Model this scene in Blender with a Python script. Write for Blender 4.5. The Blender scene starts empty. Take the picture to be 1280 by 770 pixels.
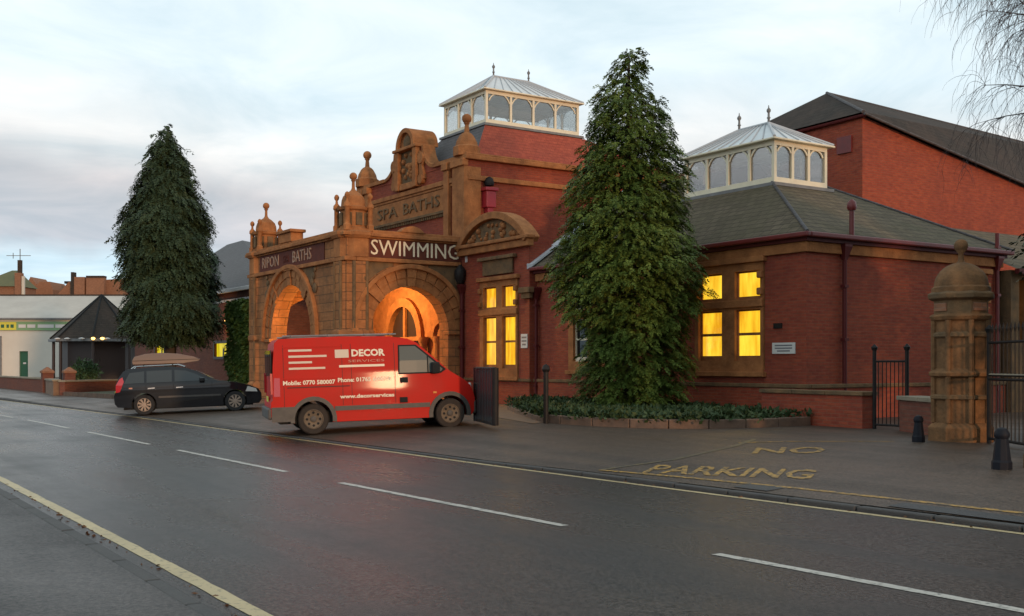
import bpy, bmesh, math, random
import numpy as np
from mathutils import Vector, Matrix
random.seed(7); rng = np.random.default_rng(7)
R = math.radians
sc = bpy.context.scene
C = sc.collection
# ------------------------------------------------------------------ camera, sky, sun, exposure
# world X runs along the road, world Y runs from the road into the bath house, camera stands on the near pavement
cam_d = bpy.data.cameras.new('camera'); cam = bpy.data.objects.new('camera', cam_d); C.objects.link(cam)
cam.location = (0, 0, 1.6); cam.rotation_euler = (R(90), 0, math.atan2(.836, .549))
cam_d.sensor_width = 36; cam_d.lens = 38.08; cam_d.shift_y = 70/1280; cam_d.clip_start = .1; cam_d.clip_end = 3000
sc.camera = cam
SUN_AZ = Vector((.99, -.105)).normalized(); SUN_EL = R(3.6)
W = bpy.data.worlds.new('World'); sc.world = W; W.use_nodes = True
nt = W.node_tree; nt.nodes.clear()
def N(t, **k):
    n = nt.nodes.new(t)
    for a, b in k.items(): setattr(n, a, b)
    return n
def L(a, b): nt.links.new(a, b)
sky = N('ShaderNodeTexSky', sky_type='NISHITA', sun_disc=False, sun_elevation=SUN_EL, sun_rotation=math.atan2(SUN_AZ.x, SUN_AZ.y), air_density=1.0, dust_density=2.0, ozone_density=1.0)
tc = N('ShaderNodeTexCoord'); sep = N('ShaderNodeSeparateXYZ'); L(tc.outputs['Generated'], sep.inputs[0])
# cloud deck: directions projected on a flat layer high above
zz = N('ShaderNodeMath', operation='ADD'); zz.inputs[1].default_value = .10; L(sep.outputs[2], zz.inputs[0])
zm = N('ShaderNodeMath', operation='MAXIMUM'); zm.inputs[1].default_value = .03; L(zz.outputs[0], zm.inputs[0])
dv = N('ShaderNodeVectorMath', operation='DIVIDE'); cb = N('ShaderNodeCombineXYZ')
for i in range(3): L(zm.outputs[0], cb.inputs[i])
L(tc.outputs['Generated'], dv.inputs[0]); L(cb.outputs[0], dv.inputs[1])
n1 = N('ShaderNodeTexNoise'); n1.inputs['Scale'].default_value = 1.5; n1.inputs['Detail'].default_value = 9; n1.inputs['Roughness'].default_value = .58; n1.inputs['Distortion'].default_value = .5
L(dv.outputs[0], n1.inputs['Vector'])
n2 = N('ShaderNodeTexNoise'); n2.inputs['Scale'].default_value = 3.2; n2.inputs['Detail'].default_value = 5
L(tc.outputs['Generated'], n2.inputs['Vector'])
# height of the layers, bent by noise so that the banks are ragged
nm = N('ShaderNodeMath', operation='MULTIPLY_ADD'); nm.inputs[1].default_value = .16; L(n2.outputs['Fac'], nm.inputs[0]); 
sb = N('ShaderNodeMath', operation='SUBTRACT'); sb.inputs[1].default_value = .08; L(sep.outputs[2], sb.inputs[0]); L(sb.outputs[0], nm.inputs[2])
cr = N('ShaderNodeValToRGB'); L(nm.outputs[0], cr.inputs[0])
e = cr.color_ramp.elements; e[0].position = 0; e[0].color = (.52, .63, .72, 1); e[1].position = .9; e[1].color = (.56, .63, .66, 1)
for p, c in ((.080, (.56, .68, .76)), (.098, (.47, .48, .53)), (.15, (.50, .48, .50)), (.19, (.70, .69, .69)), (.25, (.68, .74, .78)), (.5, (.62, .69, .72))):
    x = e.new(p); x.color = (*c, 1)
cf = N('ShaderNodeValToRGB'); L(n1.outputs['Fac'], cf.inputs[0]); cf.color_ramp.elements[0].position = .33; cf.color_ramp.elements[1].position = .68
cf.color_ramp.elements[0].color = (.76, .86, .90, 1); cf.color_ramp.elements[1].color = (1.12, 1.12, 1.10, 1)
ml = N('ShaderNodeMix', data_type='RGBA', blend_type='MULTIPLY'); ml.inputs[0].default_value = 1; L(cr.outputs[0], ml.inputs[6]); L(cf.outputs[0], ml.inputs[7])
bg1 = N('ShaderNodeBackground'); bg1.inputs[1].default_value = .10; L(sky.outputs[0], bg1.inputs[0])
bg2 = N('ShaderNodeBackground'); bg2.inputs[1].default_value = 1.44; L(ml.outputs[2], bg2.inputs[0])
ms = N('ShaderNodeMixShader'); ms.inputs[0].default_value = .92; L(bg1.outputs[0], ms.inputs[1]); L(bg2.outputs[0], ms.inputs[2])
wo = N('ShaderNodeOutputWorld'); L(ms.outputs[0], wo.inputs[0])
sd = bpy.data.lights.new('sun', 'SUN'); so = bpy.data.objects.new('sun', sd); C.objects.link(so)
sd.energy = 1.7; sd.angle = R(2.4); sd.color = (1, .60, .33)
so.rotation_euler = Vector((-SUN_AZ.x*math.cos(SUN_EL), -SUN_AZ.y*math.cos(SUN_EL), -math.sin(SUN_EL))).to_track_quat('-Z', 'Y').to_euler()
so.location = (20, -10, 20)
sc.view_settings.view_transform = 'Standard'; sc.view_settings.look = 'None'; sc.view_settings.exposure = 0; sc.view_settings.gamma = 1
sc.render.engine = 'CYCLES'

# ------------------------------------------------------------------ materials
MT = {}
def mat(name, col, rough=.7, metal=0, noise=None, bump=0, bscale=40, coat=0, spec=.5, rvar=0, rscale=1.0, trans=0):
    """principled; noise = (scale, colour2) patches, bump = fine relief, rvar = roughness patches"""
    global nt
    m = bpy.data.materials.new(name); m.use_nodes = True; nt = m.node_tree
    b = nt.nodes['Principled BSDF']; b.inputs['Base Color'].default_value = (*col, 1)
    b.inputs['Roughness'].default_value = rough; b.inputs['Metallic'].default_value = metal
    b.inputs['Specular IOR Level'].default_value = spec; b.inputs['Coat Weight'].default_value = coat; b.inputs['Coat Roughness'].default_value = .06
    if trans: b.inputs['Transmission Weight'].default_value = trans
    g = N('ShaderNodeNewGeometry')
    if noise:
        t = N('ShaderNodeTexNoise'); t.inputs['Scale'].default_value = noise[0]; t.inputs['Detail'].default_value = 8; t.inputs['Roughness'].default_value = .65
        L(g.outputs['Position'], t.inputs['Vector'])
        r = N('ShaderNodeValToRGB'); r.color_ramp.elements[0].position = .32; r.color_ramp.elements[1].position = .68
        r.color_ramp.elements[0].color = (*col, 1); r.color_ramp.elements[1].color = (*noise[1], 1)
        L(t.outputs['Fac'], r.inputs[0]); L(r.outputs[0], b.inputs['Base Color'])
    if rvar:
        t = N('ShaderNodeTexNoise'); t.inputs['Scale'].default_value = rscale; t.inputs['Detail'].default_value = 4
        L(g.outputs['Position'], t.inputs['Vector'])
        mr = N('ShaderNodeMapRange'); mr.inputs[1].default_value = .3; mr.inputs[2].default_value = .7; mr.inputs[3].default_value = rough-rvar; mr.inputs[4].default_value = rough+rvar
        L(t.outputs['Fac'], mr.inputs[0]); L(mr.outputs[0], b.inputs['Roughness'])
    if bump:
        t = N('ShaderNodeTexNoise'); t.inputs['Scale'].default_value = bscale; t.inputs['Detail'].default_value = 5
        L(g.outputs['Position'], t.inputs['Vector'])
        bp = N('ShaderNodeBump'); bp.inputs['Strength'].default_value = bump; bp.inputs['Distance'].default_value = .03
        L(t.outputs['Fac'], bp.inputs['Height']); L(bp.outputs[0], b.inputs['Normal'])
    MT[name] = m; return m
def wall_coords():
    g = N('ShaderNodeNewGeometry'); s = N('ShaderNodeSeparateXYZ'); L(g.outputs['Position'], s.inputs[0])
    s2 = N('ShaderNodeSeparateXYZ'); L(g.outputs['True Normal'], s2.inputs[0])
    ax = N('ShaderNodeMath', operation='ABSOLUTE'); ay = N('ShaderNodeMath', operation='ABSOLUTE'); L(s2.outputs[0], ax.inputs[0]); L(s2.outputs[1], ay.inputs[0])
    gt = N('ShaderNodeMath', operation='GREATER_THAN'); L(ax.outputs[0], gt.inputs[0]); L(ay.outputs[0], gt.inputs[1])
    mx = N('ShaderNodeMix', data_type='FLOAT'); L(gt.outputs[0], mx.inputs[0]); L(s.outputs[0], mx.inputs[2]); L(s.outputs[1], mx.inputs[3])
    c = N('ShaderNodeCombineXYZ'); L(mx.outputs[0], c.inputs[0]); L(s.outputs[2], c.inputs[1])
    return c.outputs[0], g.outputs['Position']
def courses(name, c1, c2, mortar, bw, rh, ms_, rough, stain, stain_scale=.35, stain_amt=.6, bump=.5):
    """bricks or slates: coursed texture plus weather stains"""
    global nt
    m = bpy.data.materials.new(name); m.use_nodes = True; nt = m.node_tree
    b = nt.nodes['Principled BSDF']; b.inputs['Specular IOR Level'].default_value = .18; v, pos = wall_coords()
    t = N('ShaderNodeTexBrick'); t.inputs['Scale'].default_value = 1; t.inputs['Brick Width'].default_value = bw; t.inputs['Row Height'].default_value = rh; t.inputs['Mortar Size'].default_value = ms_; t.inputs['Mortar Smooth'].default_value = .2
    t.inputs['Color1'].default_value = (*c1, 1); t.inputs['Color2'].default_value = (*c2, 1); t.inputs['Mortar'].default_value = (*mortar, 1); t.inputs['Bias'].default_value = -.1
    L(v, t.inputs['Vector'])
    n = N('ShaderNodeTexNoise'); n.inputs['Scale'].default_value = stain_scale; n.inputs['Detail'].default_value = 9; n.inputs['Roughness'].default_value = .7; L(pos, n.inputs['Vector'])
    r = N('ShaderNodeValToRGB'); r.color_ramp.elements[0].position = .42; r.color_ramp.elements[1].position = .72; r.color_ramp.elements[1].color = (stain_amt,)*3 + (1,); r.color_ramp.elements[0].color = (0, 0, 0, 1); L(n.outputs['Fac'], r.inputs[0])
    mx = N('ShaderNodeMix', data_type='RGBA'); L(r.outputs[0], mx.inputs[0]); L(t.outputs['Color'], mx.inputs[6]); mx.inputs[7].default_value = (*stain, 1)
    n3 = N('ShaderNodeTexNoise'); n3.inputs['Scale'].default_value = 9; n3.inputs['Detail'].default_value = 4; m3 = N('ShaderNodeMapping'); m3.inputs['Scale'].default_value = (.45, 1.4, 1); L(v, m3.inputs['Vector']); L(m3.outputs[0], n3.inputs['Vector'])
    hs = N('ShaderNodeHueSaturation'); mr = N('ShaderNodeMapRange'); mr.inputs[1].default_value = .25; mr.inputs[2].default_value = .75; mr.inputs[3].default_value = .80; mr.inputs[4].default_value = 1.18; L(n3.outputs['Fac'], mr.inputs[0]); L(mr.outputs[0], hs.inputs['Value']); L(mx.outputs[2], hs.inputs['Color'])
    L(hs.outputs[0], b.inputs['Base Color']); b.inputs['Roughness'].default_value = rough
    bp = N('ShaderNodeBump'); bp.inputs['Strength'].default_value = bump; bp.inputs['Distance'].default_value = .01; bp.invert = True; L(t.outputs['Fac'], bp.inputs['Height']); L(bp.outputs[0], b.inputs['Normal'])
    MT[name] = m
courses('brick', (.33, .070, .034), (.26, .050, .029), (.25, .085, .05), .235, .078, .009, .8, (.165, .042, .032), .45, .8)
courses('ashlar', (.42, .170, .064), (.33, .130, .050), (.14, .07, .036), .62, .31, .012, .88, (.14, .075, .04), .9, .8, .6)
courses('brick_brown', (.21, .072, .045), (.165, .055, .038), (.16, .085, .06), .235, .078, .008, .85, (.12, .06, .05))
courses('brick_orange', (.30, .14, .078), (.24, .11, .066), (.26, .15, .1), .235, .078, .008, .85, (.2, .1, .06))
courses('tile_red', (.37, .085, .05), (.3, .065, .042), (.2, .05, .035), .2, .12, .006, .8, (.22, .06, .045))
courses('slate', (.135, .105, .070), (.10, .078, .053), (.05, .040, .03), .30, .14, .010, .9, (.088, .078, .042), .7, .7)
courses('slate_dark', (.050, .040, .033), (.038, .031, .026), (.022, .018, .015), .30, .16, .008, .9, (.075, .05, .038), .5, .7)
courses('slate_grey', (.10, .09, .092), (.08, .073, .075), (.045, .04, .04), .30, .14, .008, .6, (.075, .06, .055), .5, .6)
mat('stone', (.43, .175, .064), .88, noise=(2.4, (.23, .092, .036)), bump=.6, bscale=14, spec=.2)
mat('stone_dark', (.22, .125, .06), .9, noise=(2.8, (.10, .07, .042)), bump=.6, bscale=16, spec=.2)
mat('stone_pillar', (.25, .125, .055), .9, noise=(3.2, (.10, .058, .03)), bump=.6, bscale=16, spec=.2)
mat('coping', (.30, .24, .17), .88, noise=(3, (.2, .17, .12)), bump=.4, bscale=25)
mat('edging', (.18, .105, .068), .88, noise=(4, (.10, .064, .045)), bump=.4, bscale=25)
mat('kerb', (.062, .055, .05), .7, noise=(4, (.042, .038, .036)), bump=.3, bscale=40)
mat('sign_board', (.13, .035, .020), .7, spec=.15, noise=(3, (.09, .026, .02)))
mat('letter', (.74, .62, .44), .6)
mat('letter_worn', (.46, .30, .20), .7, noise=(9, (.24, .12, .08)))
mat('cream', (.76, .69, .51), .5, noise=(2, (.66, .59, .44)), bump=.08)
mat('lead', (.13, .13, .13), .55, noise=(3, (.2, .2, .2)), bump=.1)
mat('lead_pale', (.40, .42, .44), .5)
mat('maroon', (.17, .018, .016), .42, noise=(3, (.11, .014, .014)))
mat('maroon_dark', (.095, .016, .015), .5, spec=.2)
mat('red_hopper', (.33, .02, .03), .4)
mat('black_iron', (.010, .010, .011), .55, noise=(8, (.024, .018, .015)), spec=.2)
mat('black_gloss', (.011, .011, .012), .16, coat=.5)
mat('bollard', (.008, .009, .014), .6, spec=.2)
mat('white_sign', (.62, .60, .56), .5)
mat('print', (.16, .16, .17), .6)
def tarmac(name, c1, c2, rough, rvar, spec, grain, bump):
    """rolled stone and bitumen: chips, patches, damp sheen"""
    global nt
    m = bpy.data.materials.new(name); m.use_nodes = True; nt = m.node_tree; b = nt.nodes['Principled BSDF']; g = N('ShaderNodeNewGeometry')
    def noise(sc_, det, ro=.6):
        t = N('ShaderNodeTexNoise'); t.inputs['Scale'].default_value = sc_; t.inputs['Detail'].default_value = det; t.inputs['Roughness'].default_value = ro; L(g.outputs['Position'], t.inputs['Vector']); return t.outputs['Fac']
    mp = N('ShaderNodeMapping'); mp.inputs['Scale'].default_value = (.06, .9, 1); L(g.outputs['Position'], mp.inputs['Vector'])
    tk = N('ShaderNodeTexNoise'); tk.inputs['Scale'].default_value = 1.4; tk.inputs['Detail'].default_value = 5; L(mp.outputs[0], tk.inputs['Vector'])
    av = N('ShaderNodeMath', operation='MULTIPLY_ADD'); av.inputs[1].default_value = .5; bh_ = N('ShaderNodeMath', operation='MULTIPLY'); bh_.inputs[1].default_value = .5
    L(noise(.35, 7, .65), av.inputs[0]); L(tk.outputs['Fac'], bh_.inputs[0]); L(bh_.outputs[0], av.inputs[2]); big = av.outputs[0]; r = N('ShaderNodeValToRGB'); r.color_ramp.elements[0].position = .40; r.color_ramp.elements[1].position = .60; r.color_ramp.elements[0].color = (*c1, 1); r.color_ramp.elements[1].color = (*c2, 1); L(big, r.inputs[0])
    fine = noise(30, 6, .75); mr = N('ShaderNodeMapRange'); mr.inputs[1].default_value = .38; mr.inputs[2].default_value = .62; mr.inputs[3].default_value = 1-grain; mr.inputs[4].default_value = 1+grain; L(fine, mr.inputs[0])
    hs = N('ShaderNodeHueSaturation'); L(r.outputs[0], hs.inputs['Color']); L(mr.outputs[0], hs.inputs['Value']); L(hs.outputs[0], b.inputs['Base Color'])
    rr_ = N('ShaderNodeMapRange'); rr_.inputs[1].default_value = .35; rr_.inputs[2].default_value = .65; rr_.inputs[3].default_value = rough-rvar; rr_.inputs[4].default_value = rough+rvar; L(big, rr_.inputs[0]); L(rr_.outputs[0], b.inputs['Roughness'])
    b.inputs['Specular IOR Level'].default_value = spec
    bp = N('ShaderNodeBump'); bp.inputs['Strength'].default_value = bump; bp.inputs['Distance'].default_value = .02; L(noise(60, 5, .75), bp.inputs['Height']); L(bp.outputs[0], b.inputs['Normal']); MT[name] = m
tarmac('asphalt', (.054, .041, .035), (.031, .024, .021), .29, .13, .27, .9, .38)
tarmac('tarmac', (.105, .072, .052), (.060, .042, .031), .46, .16, .26, .8, .4)
tarmac('pavement', (.066, .054, .048), (.042, .035, .032), .46, .13, .28, .8, .45)
mat('patch', (.028, .026, .026), .5, noise=(3, (.04, .037, .036)), bump=.4, bscale=60)
mat('soil', (.045, .03, .02), .95, noise=(5, (.03, .022, .016)), bump=.6)
mat('grass', (.05, .06, .02), .9, noise=(4, (.07, .06, .03)), bump=.5)
mat('path_lit_orange', (.23, .125, .065), .7, noise=(3, (.15, .085, .05)), bump=.4, bscale=30)  # orange of the window light on the path is mixed into this colour
mat('bark', (.05, .035, .025), .9, bump=.6, bscale=12)
mat('birch_bark', (.085, .066, .06), .85)
mat('twig', (.06, .043, .043), .8)
mat('plaster', (.62, .58, .50), .8, noise=(.3, (.55, .51, .44)))
mat('sheet_roof', (.50, .47, .42), .9, noise=(.4, (.42, .39, .35)), spec=.1)
mat('green_sign', (.20, .34, .17), .5)
mat('yellow_sign', (.62, .56, .06), .5)
mat('green_door', (.02, .10, .05), .5)
mat('dark_wood', (.035, .02, .016), .5)
mat('white_trim', (.6, .58, .56), .5)
mat('olive_roof', (.13, .13, .06), .8, noise=(.5, (.09, .1, .05)))
# vehicles
mat('van_red', (.50, .016, .010), .5, coat=.03, spec=.10, noise=(2.2, (.44, .022, .014)))
mat('grey_plastic', (.055, .050, .046), .6, noise=(6, (.085, .075, .065)))
mat('car_black', (.006, .006, .008), .4, coat=.8, spec=.1)
mat('tyre', (.016, .015, .015), .85)
mat('tyre_dusty', (.038, .028, .021), .9, noise=(9, (.022, .017, .014)))
mat('rim_dusty', (.16, .115, .07), .6, noise=(9, (.07, .05, .035)))
mat('rim_silver', (.30, .22, .165), .5)
mat('glass_dark', (.010, .012, .013), .04, spec=.4)
mat('glass_screen', (.10, .115, .11), .3, spec=.12)
mat('glass_car', (.035, .04, .042), .05, spec=.5)
mat('roof_box', (.17, .105, .075), .5, bump=.05)
mat('tail_red', (.45, .01, .012), .15, coat=1)
mat('lamp_clear', (.55, .53, .5), .12, spec=.8)
mat('chrome', (.5, .5, .5), .2, metal=1)
mat('under', (.01, .01, .01), .9)
mat('decal', (.74, .64, .50), .5)
mat('decal_pale', (.58, .48, .38), .5)
mat('decal_worn', (.50, .22, .15), .5)
mat('orange_lens', (.6, .2, .02), .2)
mat('bird', (.03, .03, .03), .8)
def emit(name, col, s, noise=0, col2=None):
    global nt
    m = bpy.data.materials.new(name); m.use_nodes = True; nt = m.node_tree; nt.nodes.clear()
    em = N('ShaderNodeEmission'); em.inputs[0].default_value = (*col, 1); em.inputs[1].default_value = s
    gl = N('ShaderNodeBsdfGlossy'); gl.inputs['Roughness'].default_value = .08
    a = N('ShaderNodeMixShader'); a.inputs[0].default_value = .07; o = N('ShaderNodeOutputMaterial')
    if noise:
        g = N('ShaderNodeNewGeometry'); mp = N('ShaderNodeMapping'); mp.inputs['Scale'].default_value = (4.5, 4.5, 1.0); L(g.outputs['Position'], mp.inputs['Vector'])
        t = N('ShaderNodeTexNoise'); t.inputs['Scale'].default_value = 1.0; t.inputs['Detail'].default_value = 4; L(mp.outputs[0], t.inputs['Vector'])
        mr = N('ShaderNodeMapRange'); mr.inputs[1].default_value = .3; mr.inputs[2].default_value = .7; mr.inputs[3].default_value = s*(1-noise); mr.inputs[4].default_value = s*(1+noise); L(t.outputs['Fac'], mr.inputs[0]); L(mr.outputs[0], em.inputs[1])
        if col2:
            r = N('ShaderNodeValToRGB'); r.color_ramp.elements[0].position = .36; r.color_ramp.elements[1].position = .62; r.color_ramp.elements[0].color = (*col2, 1); r.color_ramp.elements[1].color = (*col, 1); L(t.outputs['Fac'], r.inputs[0]); L(r.outputs[0], em.inputs[0])
    L(em.outputs[0], a.inputs[1]); L(gl.outputs[0], a.inputs[2]); L(a.outputs[0], o.inputs[0]); MT[name] = m
emit('lit_pane', (1, .60, .03), 1.05, .25, (1, .42, .012))
emit('lit_pane_bright', (1, .68, .05), 1.2, .2, (1, .52, .022))
emit('lit_small', (.95, .75, .02), .8, .25)
emit('lit_dim', (.85, .40, .03), .5, .3)
emit('spot_warm', (1, .55, .12), 6)
emit('lamp_glow', (1, .42, .06), 9)
def glass(name, tint, fac, rough=.03):
    """thin pane: see-through with a reflection"""
    global nt
    m = bpy.data.materials.new(name); m.use_nodes = True; nt = m.node_tree; nt.nodes.clear()
    tr = N('ShaderNodeBsdfTransparent'); tr.inputs[0].default_value = (*tint, 1)
    gl = N('ShaderNodeBsdfGlossy'); gl.inputs['Roughness'].default_value = rough; gl.inputs[0].default_value = (.9, .9, .9, 1)
    lw = N('ShaderNodeLayerWeight'); lw.inputs[0].default_value = .35
    ad = N('ShaderNodeMath', operation='MULTIPLY_ADD'); ad.inputs[1].default_value = .7; ad.inputs[2].default_value = fac; L(lw.outputs['Fresnel'], ad.inputs[0])
    a = N('ShaderNodeMixShader'); o = N('ShaderNodeOutputMaterial'); L(ad.outputs[0], a.inputs[0]); L(tr.outputs[0], a.inputs[1]); L(gl.outputs[0], a.inputs[2]); L(a.outputs[0], o.inputs[0]); MT[name] = m
glass('pane', (.92, .94, .94), .06)
glass('cab_glass', (.55, .6, .58), .12)
mat('frosted', (.60, .61, .61), .3, noise=(1.5, (.46, .48, .49)))
def worn_paint(name, col, base, thr):
    global nt
    m = bpy.data.materials.new(name); m.use_nodes = True; nt = m.node_tree; b = nt.nodes['Principled BSDF']
    g = N('ShaderNodeNewGeometry'); t = N('ShaderNodeTexNoise'); t.inputs['Scale'].default_value = 14; t.inputs['Detail'].default_value = 8; t.inputs['Roughness'].default_value = .75; L(g.outputs['Position'], t.inputs['Vector'])
    r = N('ShaderNodeValToRGB'); r.color_ramp.elements[0].position = thr; r.color_ramp.elements[1].position = thr+.12
    r.color_ramp.elements[0].color = (*base, 1); r.color_ramp.elements[1].color = (*col, 1); L(t.outputs['Fac'], r.inputs[0])
    t2 = N('ShaderNodeTexNoise'); t2.inputs['Scale'].default_value = 1.1; t2.inputs['Detail'].default_value = 4; L(g.outputs['Position'], t2.inputs['Vector'])
    mx = N('ShaderNodeMix', data_type='RGBA', blend_type='MULTIPLY'); mx.inputs[0].default_value = .55; L(r.outputs[0], mx.inputs[6]); L(t2.outputs['Color'], mx.inputs[7])
    gr = N('ShaderNodeRGBToBW'); L(t2.outputs['Color'], gr.inputs[0]); L(gr.outputs[0], mx.inputs[7])
    L(mx.outputs[2], b.inputs['Base Color']); b.inputs['Roughness'].default_value = .5; MT[name] = m
worn_paint('paint_white', (.66, .60, .52), (.09, .08, .07), .36)
worn_paint('paint_cream', (.66, .50, .25), (.10, .085, .06), .34)
worn_paint('paint_yellow', (.66, .35, .045), (.085, .065, .045), .435)
worn_paint('paint_faint', (.27, .19, .065), (.075, .062, .05), .46)
def leaf_mat(name, c1, c2, c3):
    global nt
    m = bpy.data.materials.new(name); m.use_nodes = True; nt = m.node_tree; b = nt.nodes['Principled BSDF']
    g = N('ShaderNodeNewGeometry'); r = N('ShaderNodeValToRGB'); r.color_ramp.elements[0].color = (*c1, 1); r.color_ramp.elements[1].color = (*c3, 1); x = r.color_ramp.elements.new(.5); x.color = (*c2, 1)
    t = N('ShaderNodeTexNoise'); t.inputs['Scale'].default_value = 1.4; t.inputs['Detail'].default_value = 4; L(g.outputs['Position'], t.inputs['Vector'])
    a = N('ShaderNodeMath', operation='MULTIPLY_ADD'); a.inputs[1].default_value = .45; a.inputs[2].default_value = .0; L(g.outputs['Random Per Island'], a.inputs[0])
    a2 = N('ShaderNodeMath', operation='MULTIPLY_ADD'); a2.inputs[1].default_value = 1.3; L(t.outputs['Fac'], a2.inputs[0])
    a3 = N('ShaderNodeMath', operation='SUBTRACT'); a3.inputs[1].default_value = .38; L(a.outputs[0], a3.inputs[0]); L(a3.outputs[0], a2.inputs[2])
    L(a2.outputs[0], r.inputs[0]); L(r.outputs[0], b.inputs['Base Color']); b.inputs['Roughness'].default_value = .6; b.inputs['Specular IOR Level'].default_value = .25
    MT[name] = m
leaf_mat('needles_green', (.030, .062, .010), (.085, .130, .022), (.175, .215, .036))
leaf_mat('needles_dark', (.018, .034, .016), (.034, .056, .025), (.058, .082, .034))
leaf_mat('leaf_ivy', (.045, .085, .018), (.075, .13, .028), (.12, .17, .04))
leaf_mat('leaf_cover', (.018, .036, .012), (.036, .062, .020), (.075, .095, .035))
leaf_mat('litter', (.06, .03, .015), (.10, .05, .022), (.16, .085, .04))
leaf_mat('leaf_bush', (.02, .045, .02), (.045, .085, .03), (.08, .12, .045))

# ------------------------------------------------------------------ helpers
OFF = {}
def tag(o, label=None, cat=None, group=None, kind=None):
    for k, v in (('label', label), ('category', cat), ('group', group), ('kind', kind)):
        if v: o[k] = v
    return o
def thing(name, label, cat, loc=(0, 0, 0), rot=(0, 0, 0), group=None):
    o = bpy.data.objects.new(name, None); C.objects.link(o); o.location = loc; o.rotation_euler = rot; o.empty_display_size = .2
    OFF[o.name] = Matrix.Translation(loc).inverted()
    return tag(o, label, cat, group)
def attach(o, parent, local=False):
    if parent is None: return o
    o.parent = parent
    if parent.name in OFF and not local: o.matrix_parent_inverse = OFF[parent.name]
    return o
class MB:
    def __init__(s): s.v = []; s.f = []
    def add(s, vs, fs):
        k = len(s.v); s.v += [tuple(p) for p in vs]; s.f += [tuple(i+k for i in q) for q in fs]; return s
    def box(s, x0, x1, y0, y1, z0, z1):
        return s.add([(x0, y0, z0), (x1, y0, z0), (x1, y1, z0), (x0, y1, z0), (x0, y0, z1), (x1, y0, z1), (x1, y1, z1), (x0, y1, z1)],
                     [(0, 3, 2, 1), (4, 5, 6, 7), (0, 1, 5, 4), (1, 2, 6, 5), (2, 3, 7, 6), (3, 0, 4, 7)])
    def fbox(s, F, a0, a1, b0, b1, d0, d1):
        p = [F(a, b, d) for d in (d0, d1) for a, b in ((a0, b0), (a1, b0), (a1, b1), (a0, b1))]
        return s.add(p, [(0, 1, 2, 3), (7, 6, 5, 4), (0, 4, 5, 1), (1, 5, 6, 2), (2, 6, 7, 3), (3, 7, 4, 0)])
    def prism(s, pts, F, d0, d1):
        n = len(pts); p = [F(a, b, d0) for a, b in pts] + [F(a, b, d1) for a, b in pts]
        return s.add(p, [tuple(range(n)), tuple(range(2*n-1, n-1, -1))] + [(i, (i+1) % n, n+(i+1) % n, n+i) for i in range(n)])
    def lathe(s, prof, c=(0, 0, 0), n=16, rot=0, M=None):
        k = len(prof); vs = []
        for r, z in prof:
            for i in range(n):
                a = 2*math.pi*i/n+rot; p = Vector((r*math.cos(a), r*math.sin(a), z))
                if M: p = M @ p
                vs.append((p.x+c[0], p.y+c[1], p.z+c[2]))
        fs = [(j*n+i, j*n+(i+1) % n, (j+1)*n+(i+1) % n, (j+1)*n+i) for j in range(k-1) for i in range(n)]
        fs += [tuple(range(n-1, -1, -1)), tuple(range((k-1)*n, k*n))]
        return s.add(vs, fs)
    def tube(s, p0, p1, r0, r1=None, n=8):
        r1 = r0 if r1 is None else r1; p0 = Vector(p0); p1 = Vector(p1); d = (p1-p0)
        q = d.to_track_quat('Z', 'Y').to_matrix()
        return s.lathe([(r0, 0), (r1, d.length)], tuple(p0), n, 0, q)
    def build(s, name, m, parent=None, smooth=None, bevel=0, local=False, seg=2):
        me = bpy.data.meshes.new(name); me.from_pydata(s.v, [], s.f)
        bm = bmesh.new(); bm.from_mesh(me); bmesh.ops.recalc_face_normals(bm, faces=bm.faces); bm.to_mesh(me); bm.free()
        o = bpy.data.objects.new(name, me); C.objects.link(o); me.materials.append(MT[m])
        if smooth: shade(me, smooth)
        if bevel:
            b = o.modifiers.new('bevel', 'BEVEL'); b.width = bevel; b.segments = seg; b.limit_method = 'ANGLE'; b.angle_limit = R(40)
        return attach(o, parent, local)
def shade(me, ang):
    me.polygons.foreach_set('use_smooth', [True]*len(me.polygons)); me.set_sharp_from_angle(angle=R(ang))
def FV(v): return lambda a, b, d: (a, v-d, b)          # a wall that faces the road; a = along the road
def FU(u): return lambda a, b, d: (u+d, a, b)          # a wall that faces along the road
def FUm(u): return lambda a, b, d: (u-d, a, b)
def wall(mb, F, a0, a1, b0, b1, ops, depth=.3):
    A = sorted({a0, a1, *[x for o in ops for x in o[:2]]}); B = sorted({b0, b1, *[x for o in ops for x in o[2:]]})
    for i in range(len(A)-1):
        for j in range(len(B)-1):
            ca, cb_ = (A[i]+A[i+1])/2, (B[j]+B[j+1])/2
            if any(o[0] < ca < o[1] and o[2] < cb_ < o[3] for o in ops): continue
            mb.add([F(A[i], B[j], 0), F(A[i+1], B[j], 0), F(A[i+1], B[j+1], 0), F(A[i], B[j+1], 0)], [(0, 1, 2, 3)])
    for o in ops:
        q = [(o[0], o[2]), (o[1], o[2]), (o[1], o[3]), (o[0], o[3])]
        for k in range(4):
            p, r = q[k], q[(k+1) % 4]
            mb.add([F(*p, 0), F(*r, 0), F(*r, -depth), F(*p, -depth)], [(0, 1, 2, 3)])
def arc(c, zs, r, n, a0=math.pi, a1=0):
    return [(c+r*math.cos(a0+(a1-a0)*i/n), zs+r*math.sin(a0+(a1-a0)*i/n)) for i in range(n+1)]
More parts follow.
